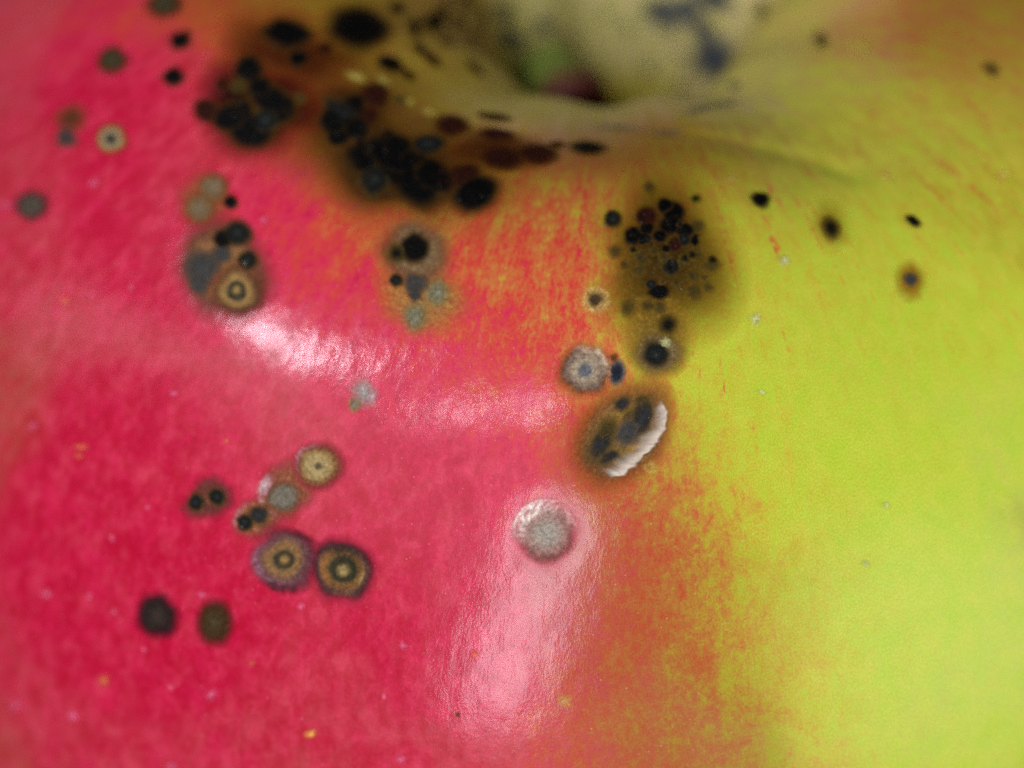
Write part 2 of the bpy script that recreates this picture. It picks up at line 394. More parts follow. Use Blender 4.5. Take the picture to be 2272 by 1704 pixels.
RUSSET_SHADE_POINTS = [  # russet skin; also paints the shade on the rim and the dark top
(-151.72, 28.34, 0.40), (-151.72, 26.60, 0.75), (-152.60, 25.40, 0.85), (-149.04, 23.70, 0.95), (-141.38, 22.61, 0.90), (-144.60, 28.93, 0.50), (-128.27, 27.28, 0.60), (-122.44, 27.28, 0.70), 
(-124.38, 24.38, 0.75), (-117.68, 23.33, 0.70), (-111.52, 25.69, 0.80), (-137.00, 27.51, 0.60), (-164.61, 16.57, 1.00), (-106.95, 25.27, 0.80), (-126.96, 21.69, 0.70), (-89.80, 44.70, 0.50), 
(-87.15, 43.61, 0.50), (-88.26, 47.94, 0.60), (-85.13, 47.08, 0.45), (-91.25, 49.88, 0.50), (-85.36, 50.97, 0.50), (-88.42, 41.73, 0.42), (-82.01, 47.27, 0.15), (-94.07, 51.95, 0.25), 
(-86.78, 49.34, 0.55), (-91.63, 47.37, 0.45), (-88.31, 52.47, 0.55), (-151.97, 24.40, 0.50), (-156.18, 19.28, 0.90), (-172.89, 14.21, 0.95), (-136.78, 19.33, 0.85), (-130.38, 23.70, 0.60), 
(-135.59, 25.08, 0.60), (-128.53, 18.40, 0.80), (-142.90, 25.89, 0.60), (-148.48, 27.15, 0.40), (-117.37, 21.23, 0.35), (-116.57, 26.31, 0.50), (-107.39, 24.90, 0.50), (-66.93, 23.83, 0.60), 
(-58.79, 26.28, 0.50), (-92.21, 23.37, 0.90), (-79.79, 24.03, 0.95), (-102.46, 23.59, 0.70), (-86.96, 25.26, 0.50), (-74.81, 25.11, 0.80), (-52.59, 28.38, 0.35), (-17.28, 15.65, 0.35), 
(-28.65, 20.40, 0.10), (-141.25, 30.12, 0.20), (-125.40, 27.59, 0.40), (-149.36, 31.58, 0.00), (-152.61, 35.91, 0.00), (-129.33, 33.68, 0.00), (-110.62, 30.50, 0.05), (-95.13, 27.66, 0.10), 
(-76.79, 27.91, 0.05), (-60.34, 30.22, 0.00), (-42.44, 30.11, 0.30), (-30.29, 27.18, 0.65), (-42.20, 26.25, 0.40), (-45.27, 21.64, 0.40), (-35.65, 29.89, 0.55), (-27.89, 24.69, 0.65), 
(-22.59, 27.19, 0.75), (-29.57, 21.64, 0.30), (-45.87, 29.97, 0.35), (-48.04, 26.71, 0.35), (-102.82, 34.24, 0.00), (-85.22, 33.87, 0.00), (-62.91, 35.89, 0.00), (-123.81, 41.55, 0.00), 
(-103.67, 42.09, 0.00), (-82.83, 41.55, 0.00), (-124.43, 52.43, 0.00), (-98.79, 49.28, 0.00), (-74.55, 50.08, 0.00), (-168.68, 36.56, 0.00), (-226.82, 9.37, 0.10), (72.05, 7.46, 0.10), 
(34.02, 11.09, 0.20), 
(-180, 1.5, 0.95), (-180, 5.0, 0.90), (-180, 8.0, 0.45), (-135, 1.5, 0.95), (-135, 5.0, 0.90), (-135, 8.0, 0.45), (-90, 1.5, 0.95), (-90, 5.0, 0.90), (-90, 8.0, 0.45), (-45, 1.5, 0.95), (-45, 5.0, 0.90), (-45, 8.0, 0.45), (0, 1.5, 0.95), (0, 5.0, 0.90), (0, 8.0, 0.45), (45, 1.5, 0.95), (45, 5.0, 0.90), (45, 8.0, 0.45), (90, 1.5, 0.95), (90, 5.0, 0.90), (90, 8.0, 0.45), (135, 1.5, 0.95), (135, 5.0, 0.90), (135, 8.0, 0.45),
]
BLOOM_LIGHT_POINTS = [  # waxy bloom; the first points paint the light on the cavity lip
(-111.85, 22.06, 0.50), (-106.39, 22.13, 0.60), (-98.37, 21.60, 0.45), (-102.46, 23.59, 0.00), (-92.22, 23.10, 0.00), (-79.52, 23.81, 0.00), (-229.13, 10.31, 0.75), (-257.87, 8.44, 0.70), 
(75.02, 9.69, 0.80), (46.72, 9.17, 0.80), (14.75, 8.95, 0.75), (-77.60, 16.75, 0.55), (15.78, 12.37, 0.75), (-62.47, 20.17, 0.50), (-245.09, 10.45, 0.80), (-88.48, 18.44, 0.35), 
(-217.62, 8.39, 0.50), (-172.89, 14.21, 0.10), (-133.75, 19.98, 0.05), (-126.85, 25.17, 0.05), (-113.56, 22.14, 0.15), (-45.53, 18.61, 0.35), (-23.12, 17.48, 0.30), (-42.56, 22.45, 0.15), 
(-66.12, 23.39, 0.10), (-88.09, 24.17, 0.00), (-110.73, 25.22, 0.00), (-53.73, 27.39, 0.05), (-138.10, 27.14, 0.00), (-136.79, 33.11, 0.00), (-108.69, 32.61, 0.00), (-84.69, 31.85, 0.00), 
(-57.42, 32.08, 0.00), (-99.78, 43.61, 0.00), (-76.37, 43.99, 0.00), (-126.64, 48.73, 0.00), (-150.80, 24.56, 0.00), (-158.68, 29.94, 0.00), (-30.29, 27.18, 0.05), 
(-180, 1.5, 0), (-180, 5.0, 0), (-135, 1.5, 0), (-135, 5.0, 0), (-90, 1.5, 0), (-90, 5.0, 0), (-45, 1.5, 0), (-45, 5.0, 0), (0, 1.5, 0), (0, 5.0, 0), (45, 1.5, 0), (45, 5.0, 0), (90, 1.5, 0), (90, 5.0, 0), (135, 1.5, 0), (135, 5.0, 0),
]

def spread(points, sigma, p, broad=0.):
    """smooth amount at skin points p (mm) from measured points"""
    q = np.array(points, float)
    c = surface(q[:,0], q[:,1], False)
    out = np.empty(len(p))
    for i in range(0, len(p), 40000):
        d2 = ((p[i:i+40000,None,:]-c[None])**2).sum(-1)
        w = np.exp(-d2/(2*sigma*sigma))+broad*np.exp(-d2/(2*13.**2))+1e-7/(1+d2/100)**2
        out[i:i+40000] = (w@q[:,2])/w.sum(1)
    return out

# ------------------------------------------------------------------ table
table = new_mesh('tabletop', [(-.6,-.6,0),(.6,-.6,0),(.6,.6,0),(-.6,.6,0)], [(0,1,2,3)], mat_table, uv=[(0,0),(1,0),(1,1),(0,1)], smooth=False)
table['kind'] = 'structure'

# ------------------------------------------------------------------ apple
apple = bpy.data.objects.new('apple', None); col.objects.link(apple)
apple.empty_display_size = .02
apple['label'] = 'large red and green apple with dark scab spots around its stem cavity'
apple['category'] = 'apple'

def build_skin():
    az = np.concatenate([np.arange(-175, -5, .2), np.arange(-5, 185, 1.)])
    s = np.concatenate([np.linspace(0, 3, 14)[1:], np.arange(3.1, 72, .16), np.linspace(72.2, ARC_END, 60)[:-1]])
    A, S = np.meshgrid(az, s)
    p = surface(A, S)
    na, ns = len(az), len(s)
    verts = np.vstack([p.reshape(-1,3), surface(np.array([0.]), np.array([0.])), surface(np.array([0.]), np.array([ARC_END]))])
    i = np.arange(ns-1)[:,None]*na; j = np.arange(na)[None]; j2 = (j+1) % na
    quads = np.stack([i+j, i+na+j, i+na+j2, i+j2], -1).reshape(-1,4)
    top, bot = ns*na, ns*na+1
    jj = np.arange(na); jn = (jj+1) % na
    # the two poles are closed with quads that share their tip
    cap1 = np.stack([np.full(na, top), jj, jn], -1)
    cap2 = np.stack([np.full(na, bot), (ns-1)*na+jn, (ns-1)*na+jj], -1)
    tri = np.vstack([quads[:,[0,1,2]], quads[:,[0,2,3]], cap1, cap2])
    uv = np.stack([np.radians(A)*33, S], -1).reshape(-1,2)
    uv = np.vstack([uv, [[0,0]], [[0,ARC_END]]])
    at = {'blush': spread(BLUSH_POINTS, 2.0, verts, 2e-4), 'russet_shade': spread(RUSSET_SHADE_POINTS, 1.7, verts), 'bloom_light': spread(BLOOM_LIGHT_POINTS, 1.4, verts)}
    return new_mesh('skin', verts*MM, tri, mat_skin, apple, uv, at)
skin = build_skin()

# ------------------------------------------------------------------ stem
def build_stem():
    path = np.array([(-.2,1.2,55.5),(-1.2,1.6,58.8),(-2.2,2.0,61.4),(-2.75,1.8,63.2),(-2.6,.8,64.3),(-2.0,-.5,64.4),(-1.6,-1.5,64.0)])
    rad = [2.1,1.9,1.75,1.65,1.65,1.75,1.85]
    m = 28
    th = np.linspace(0, 2*np.pi, m, endpoint=False)
    rings, t = [], []
    for k in range(len(path)):
        d = path[min(k+1, len(path)-1)]-path[max(k-1, 0)]; d /= np.linalg.norm(d)
        x = np.cross(d, [0,1,0]); x /= np.linalg.norm(x); y = np.cross(d, x)
        rr = rad[k]*(1+.06*np.sin(3*th+k)+.04*np.sin(7*th+2*k))
        rings.append(path[k]+rr[:,None]*(np.cos(th)[:,None]*x+np.sin(th)[:,None]*y)); t += [k/(len(path)-1)]*m
    for f, h in ((.8, .05), (.5, -.5)):   # rounded, slightly hollow broken end
        rings.append(path[-1]+d*h+(rings[len(path)-1]-path[-1])*f); t += [1.]*m
    v = np.vstack(rings+[path[-1:]-d*.8]); t = np.array(t+[1.])
    nr = len(rings)
    tri = []
    for i in range(nr-1):
        for j in range(m):
            a, b, c, e = i*m+j, i*m+(j+1)%m, (i+1)*m+(j+1)%m, (i+1)*m+j
            tri += [(a,b,c), (a,c,e)]
    tri += [((nr-1)*m+j, (nr-1)*m+(j+1)%m, nr*m) for j in range(m)]
    uv = np.stack([np.tile(th, nr+1)[:len(v)], t], -1)
    return new_mesh('stem', v*MM, tri, mat_stem, apple, uv, {'along': t})
stem = build_stem()

# ------------------------------------------------------------------ scab spots
# colour from the centre (0) to the edge (1) of each kind of spot: radius, sRGB, cover
KINDS = {
    'black': ([(0,(6,6,6),1),(.5,(4,4,4),1),(.68,(16,11,7),.92),(.84,(56,38,14),.5),(1,(110,70,20),0)], {'height':.05,'wobble':.075}),
    'blackg': ([(0,(40,44,40),1),(.35,(22,24,22),1),(.62,(20,20,16),1),(.78,(48,42,24),.7),(1,(100,70,20),0)], {'height':.05,'wobble':.075}),
    'blackb': ([(0,(44,46,48),.92),(.25,(34,35,36),.9),(.5,(46,42,34),.75),(.75,(88,72,42),.32),(1,(120,95,40),0)], {'wobble':.16,'uneven':.18}),
    'blackblue': ([(0,(24,26,34),1),(.5,(36,40,50),1),(.75,(90,84,76),.7),(1,(160,130,100),0)], {}),
    'blacksoft': ([(0,(12,10,6),1),(.35,(24,20,10),.92),(.7,(70,56,18),.55),(1,(120,100,20),0)], {}),
    'brown': ([(0,(44,16,10),.95),(.5,(38,13,7),.95),(.76,(52,22,8),.8),(1,(100,58,14),0)], {}),
    'olive': ([(0,(66,62,46),.95),(.5,(62,54,32),.95),(.74,(60,44,22),.8),(1,(130,50,30),0)], {}),
    'oliveg': ([(0,(62,62,50),.92),(.4,(84,76,64),.9),(.72,(60,48,44),.85),(1,(150,40,50),0)], {}),
    'olived': ([(0,(72,62,44),.92),(.3,(62,50,26),.92),(.68,(60,40,20),.85),(1,(150,20,40),0)], {}),
    'faint': ([(0,(58,50,22),.72),(.5,(70,58,24),.6),(1,(120,92,28),0)], {'height':.02,'wobble':.12}),
    'slate': ([(0,(62,62,60),.9),(.5,(58,56,52),.88),(.75,(80,70,60),.6),(1,(120,80,60),0)], {'wobble':.1}),
    'greyblue': ([(0,(48,56,68),.92),(.5,(62,68,76),.78),(1,(130,130,110),0)], {'height':.02,'wobble':.14}),
    'greyfaint': ([(0,(84,84,72),.6),(.5,(96,94,78),.45),(1,(130,130,100),0)], {'height':.02}),
    'greyfaint2': ([(0,(118,122,100),.85),(.5,(120,116,84),.7),(1,(160,130,70),0)], {'height':.02}),
    'greytan': ([(0,(122,108,84),.85),(.55,(116,94,64),.8),(.75,(120,88,50),.6),(1,(150,70,40),0)], {}),
    'greydisc': ([(0,(112,104,90),.92),(.6,(108,100,84),.92),(.8,(110,86,64),.6),(1,(150,70,50),0)], {}),
    'greypale': ([(0,(170,170,160),.85),(.5,(160,150,140),.6),(1,(210,130,130),0)], {'wobble':.2}),
    'ringpale': ([(0,(50,52,44),.95),(.32,(56,52,40),.95),(.48,(150,136,104),.9),(.66,(160,130,80),.85),(.8,(130,80,30),.6),(1,(170,50,40),0)], {}),
    'palering': ([(0,(62,50,34),.95),(.36,(74,58,34),.9),(.56,(170,140,80),.6),(.76,(206,170,100),.45),(1,(200,150,60),0)], {}),
    'ring': ([(0,(140,112,66),1),(.08,(134,104,58),1),(.17,(58,50,36),1),(.27,(52,46,32),1),(.35,(120,92,56),.98),(.48,(134,96,58),.96),(.58,(112,80,60),.92),(.68,(98,66,66),.85),(.8,(92,48,56),.62),(.9,(130,38,55),.25),(1,(170,30,55),0)],
        {'height':.09,'relief':[(0,.35),(.12,.5),(.25,.2),(.42,.8),(.6,1),(.8,.7),(1,0)],'uneven':.1,'wobble':.04,'sectors':[(150,70,.55,.85,(140,100,112),.7),(100,50,.62,.95,(64,34,40),.7),(-60,50,.62,.92,(70,30,34),.6)]}),
    'ring2': ([(0,(150,130,86),1),(.1,(136,112,66),1),(.2,(50,46,30),1),(.33,(44,44,30),1),(.41,(110,80,42),1),(.55,(112,72,40),1),(.66,(80,54,48),.94),(.8,(66,38,40),.75),(.9,(110,30,45),.3),(1,(170,25,50),0)],
        {'height':.09,'relief':[(0,.35),(.12,.5),(.27,.2),(.45,.8),(.62,1),(.8,.7),(1,0)],'uneven':.1,'wobble':.045,'sectors':[(185,45,.35,.6,(146,98,50),.8),(20,35,.4,.6,(150,120,70),.55),(-80,50,.25,.75,(44,38,30),.7),(90,25,.5,.75,(130,90,60),.5)]}),
    'ringdark': ([(0,(58,48,42),.95),(.35,(44,34,28),.97),(.65,(36,24,24),.95),(.8,(70,20,30),.6),(1,(160,16,40),0)], {'height':.06,'wobble':.05}),
    'ringtan': ([(0,(150,130,80),1),(.1,(140,112,60),1),(.2,(58,54,40),1),(.36,(56,50,36),1),(.46,(148,116,68),1),(.62,(140,104,58),.9),(.76,(98,66,42),.75),(.88,(110,60,40),.4),(1,(170,50,50),0)],
        {'height':.07,'uneven':.1,'wobble':.05,'sectors':[(60,70,.66,.95,(84,54,38),.7)]}),
    'tandisc': ([(0,(84,72,52),1),(.1,(90,76,54),1),(.17,(160,138,92),1),(.5,(150,126,80),1),(.62,(130,96,56),.97),(.76,(118,66,44),.85),(.88,(140,54,50),.5),(1,(190,50,70),0)], {'height':.09,'wobble':.06,'sectors':[(215,50,.62,.9,(190,150,150),.5)]}),
    'greyfringe': ([(0,(96,98,102),1),(.18,(92,92,94),1),(.32,(156,140,116),.97),(.5,(138,118,96),.95),(.62,(112,92,80),.92),(.75,(104,70,44),.85),(.88,(160,84,40),.5),(1,(220,110,70),0)], {'height':.1,'wobble':.06,'sectors':[(-50,60,.5,.85,(216,190,160),.7)]}),
    'roundscab': ([(0,(152,142,128),1),(.22,(148,136,122),.98),(.42,(150,122,110),.96),(.58,(146,98,90),.9),(.68,(160,76,78),.7),(.78,(200,66,84),.35),(.88,(225,90,110),.1),(1,(235,120,140),0)],
        {'height':.09,'relief':[(0,.1),(.3,.05),(.5,.5),(.64,1),(.78,.4),(1,0)],'wobble':.03,'uneven':.045,'sectors':[(232,62,.42,.86,(224,204,192),.85),(-38,30,.5,.76,(220,190,176),.55),(75,70,.45,.74,(112,70,60),.6)]}),
    'sunk': ([(0,(150,120,56),.95),(.4,(140,106,50),.95),(.66,(120,84,46),.92),(.8,(130,80,36),.7),(1,(190,90,40),0)], {'height':.03,'wobble':.06,'sectors':[(180,45,.4,.8,(92,60,30),.5)]}),
    'halo_dark': ([(0,(12,9,4),.98),(.4,(24,16,6),.92),(.66,(60,38,10),.66),(.84,(100,66,14),.3),(1,(140,95,25),0)], {'height':.0,'wobble':.16}),
    'halo_olive': ([(0,(50,34,8),.92),(.35,(70,48,9),.88),(.6,(104,74,12),.7),(.8,(136,100,18),.36),(1,(180,150,40),0)], {'height':.0,'wobble':.14}),
    'halo_olive2': ([(0,(110,84,30),.75),(.5,(130,98,34),.65),(.8,(150,112,36),.4),(1,(190,150,50),0)], {'height':.02,'wobble':.1}),
    'halo_tan': ([(0,(150,88,50),.75),(.6,(150,84,48),.6),(1,(190,60,60),0)], {'height':.0,'wobble':.12}),
    'halo_tan2': ([(0,(150,108,58),.95),(.5,(138,96,58),.92),(.72,(104,68,46),.8),(.86,(130,60,50),.45),(1,(190,50,70),0)], {'height':.03,'wobble':.06}),
    'halo_tan3': ([(0,(168,128,64),.75),(.6,(170,124,60),.62),(1,(210,110,60),0)], {'height':.0,'wobble':.16}),
    'halo_grey': ([(0,(90,74,44),.85),(.45,(120,102,70),.8),(.7,(112,86,56),.65),(1,(190,120,60),0)], {'height':.02,'wobble':.08,'sectors':[(175,40,.4,.8,(90,54,14),.6)]}),
    'halo_brown': ([(0,(108,64,46),.9),(.6,(100,54,44),.8),(.8,(110,50,50),.45),(1,(180,30,55),0)], {'height':.03,'wobble':.08}),
    'halo_brown2': ([(0,(142,96,60),.85),(.6,(140,84,56),.75),(.82,(150,70,60),.4),(1,(200,40,65),0)], {'height':.03,'wobble':.1,'sectors':[(210,50,.5,.85,(196,160,150),.5)]}),
    'halo_darkred': ([(0,(16,6,3),.96),(.5,(34,9,4),.84),(.78,(80,16,8),.4),(1,(150,30,20),0)], {'height':.0,'wobble':.14}),
    'halo_darkred2': ([(0,(60,20,5),.8),(.6,(80,34,8),.55),(1,(140,80,20),0)], {'height':.0,'wobble':.14}),
    'haloyel': ([(0,(130,104,20),.7),(.5,(160,130,30),.45),(1,(190,180,50),0)], {'height':.0,'wobble':.1}),
    'halobr': ([(0,(120,84,16),.85),(.5,(140,98,18),.7),(1,(180,150,40),0)], {'height':.0,'wobble':.1}),
    'white': ([(0,(205,205,160),.7),(.5,(195,195,130),.5),(1,(190,190,120),0)], {'height':.04,'wobble':.2}),
    'white2': ([(0,(216,190,190),.8),(.5,(200,160,160),.55),(1,(200,110,120),0)], {'height':.04,'wobble':.2}),
    'yellow': ([(0,(226,168,86),.9),(.5,(222,140,76),.6),(1,(220,80,60),0)], {'height':.03,'wobble':.12}),
    'yellowf': ([(0,(222,140,80),.65),(.5,(222,110,76),.4),(1,(220,80,70),0)], {'height':.02}),
    'yellowg': ([(0,(206,186,100),.4),(.5,(204,174,84),.28),(1,(200,160,70),0)], {'height':.02,'wobble':.15}),
    'pink': ([(0,(232,120,150),.6),(.5,(228,90,125),.4),(1,(220,50,85),0)], {'height':.02,'wobble':.1}),
    'cream': ([(0,(196,182,96),.6),(.5,(180,160,70),.45),(1,(150,120,40),0)], {'height':.02,'wobble':.15}),  # cream flecks painting the light caught along the cavity lip
    'halo_wide': ([(0,(60,38,8),.62),(.45,(80,52,10),.5),(.75,(110,74,14),.25),(1,(150,100,25),0)], {'height':.0,'wobble':.18}),
    'halo_wide2': ([(0,(70,30,8),.6),(.5,(90,40,10),.45),(1,(150,60,20),0)], {'height':.0,'wobble':.18}),
    'greyring': ([(0,(110,98,74),.85),(.4,(124,108,78),.8),(.62,(112,92,56),.7),(.8,(120,94,40),.4),(1,(170,140,50),0)], {'height':-.03,'wobble':.06}),
}

RNG = np.random.default_rng(7)
LAYER = [0]
def build_spot(name, spec, parent, lift=0.):
    az0, s0, aa, as_, ba, bs, size, kind = spec
    stops, opt = KINDS[kind]
    nr = int(np.clip(size*9, 8, 30)); m = int(np.clip(size*24, 28, 72))
    th = np.linspace(0, 2*np.pi, m, endpoint=False)
    wob = np.zeros(m)
    for k in range(2, 9):
        wob += RNG.normal()*opt.get('wobble', .05)/k*1.25*np.cos(k*th+RNG.uniform(0, 6.28))
    rr = np.concatenate([[0], np.linspace(0, 1, nr+1)[1:]])
    R, T = np.meshgrid(rr[1:], th, indexing='ij')
    Q = R*(1+wob[None]*np.clip(R*1.5, 0, 1))
    X, Y = Q*np.cos(T), Q*np.sin(T)
    X = np.concatenate([[0], X.ravel()]); Y = np.concatenate([[0], Y.ravel()])
    r = np.concatenate([[0], R.ravel()]); t = np.concatenate([[0], T.ravel()])
    az, s = az0+X*aa+Y*ba, np.maximum(s0+X*as_+Y*bs, .15)
    p = surface(az, s); n = surface_normal(az, s)
    LAYER[0] += 1
    base = .016+.0022*(LAYER[0] % 12)+lift
    prof = np.interp(r, [x[0] for x in opt.get('relief', [(0,1),(.6,.9),(1,0)])], [x[1] for x in opt.get('relief', [(0,1),(.6,.9),(1,0)])])
    h = base+opt.get('height', .04)*prof*(1+.25*RNG.normal(size=len(r))*(r < .85))
    p = p+n*h[:,None]
    # growth is never even: shift the bands with a smooth irregular field
    field = np.zeros(len(r))
    for k in range(7):
        kx, ky = RNG.normal(0, 3.2, 2)
        field += np.cos(kx*X+ky*Y+RNG.uniform(0, 6.28))
    field /= 2.6
    pr = [x[0]*.88 for x in stops[:-1]]+[1.]
    r_true = r
    r = np.clip(r*(1+opt.get('uneven', .07)*field*np.clip(1.25-r, 0, 1)*1.6), 0, 1)
    r = np.where(r_true > .995, 1., r)
    c = lin([x[1] for x in stops])
    rgba = np.stack([np.interp(r, pr, c[:,k]) for k in range(3)]+[np.interp(r, pr, [x[2] for x in stops])], -1)
    for (tc, tw, r0, r1, colr, cover) in opt.get('sectors', []):
        d = np.abs((np.degrees(t)-tc+180) % 360-180)
        w = np.clip(1.3-d/tw, 0, 1)*np.clip((r-r0)/.1, 0, 1)*np.clip((r1-r)/.1, 0, 1)*cover
        w = np.clip(w*(1+.35*RNG.normal(size=len(w))), 0, 1)
        rgba[:,:3] = rgba[:,:3]*(1-w[:,None])+lin(colr)*w[:,None]
        rgba[:,3] = np.maximum(rgba[:,3], w)
    rgba[:,3] *= opt.get('cover', 1)
    j = np.arange(m); jn = (j+1) % m
    tri = [np.stack([np.zeros(m, int), 1+j, 1+jn], -1)]
    for i in range(nr-1):
        a, b, cc, e = 1+i*m+j, 1+i*m+jn, 1+(i+1)*m+jn, 1+(i+1)*m+j
        tri += [np.stack([a,e,cc], -1), np.stack([a,cc,b], -1)]
    uv = np.stack([r*np.cos(t), r*np.sin(t)], -1)
    return new_mesh(name, p*MM, np.vstack(tri), mat_scab, parent, uv,
        {'pigment': rgba, 'seed': np.full(len(r), RNG.uniform(0, 50)), 'size': np.full(len(r), size)})

# azimuth deg, arc mm, the two half axes in (deg, mm), size mm, kind
PATCHES = {
    'A': (-131.664, 27.270, 5.6633, -1.8317, 5.6728, 2.1978, 2.69, 'halo_dark'),
    'B': (-119.673, 28.408, 12.6826, -0.2352, 3.7845, 3.4167, 3.94, 'halo_dark'),
    'C': (-85.523, 30.987, 10.3410, 0.1843, -1.3223, 4.6826, 4.30, 'halo_olive'),
    'C2': (-87.014, 34.654, 3.8820, 0.0639, -0.2733, 1.9774, 1.84, 'halo_olive2'),
    'D': (-136.923, 34.354, 0.5799, -1.5321, 3.7780, 0.3294, 1.61, 'halo_tan'),
    'E': (-130.557, 36.447, 6.4232, 1.1341, -1.8446, 2.1459, 2.72, 'halo_tan2'),
    'F': (-113.389, 32.166, 4.6097, -0.5633, 2.0684, 1.9131, 2.00, 'halo_grey'),
    'G': (-110.577, 34.285, 5.0848, 0.7819, -1.1216, 1.7315, 2.05, 'halo_tan3'),
    'H': (-122.084, 45.464, 2.2997, -0.8907, 1.0367, 0.8305, 1.29, 'halo_brown'),
    'I': (-116.474, 43.912, 1.2676, -1.6975, 2.3897, 0.4369, 1.62, 'halo_brown2'),
    'J': (-118.026, 45.417, 1.9467, -0.9115, 1.1643, 0.7624, 1.22, 'halo_brown2'),
    'K': (-90.342, 38.761, 3.7860, -2.2570, 3.1160, 1.2930, 2.44, 'sunk'),
    'P': (-125.960, 27.018, 22.8853, -0.8708, 6.5316, 5.5562, 6.52, 'halo_wide'),
    'Q': (-143.669, 27.720, 11.7338, -1.9725, 7.8609, 3.3139, 4.23, 'halo_wide2'),
    'L': (-141.435, 29.686, 8.1916, -1.2216, 4.6202, 2.5192, 3.09, 'halo_darkred'),
    'M': (-110.239, 25.563, 10.1939, -0.2273, 2.1217, 1.9199, 2.43, 'halo_darkred2'),
    'N': (-145.238, 26.524, 6.6322, -2.0472, 5.0502, 1.3048, 2.40, 'halo_darkred2'),
}
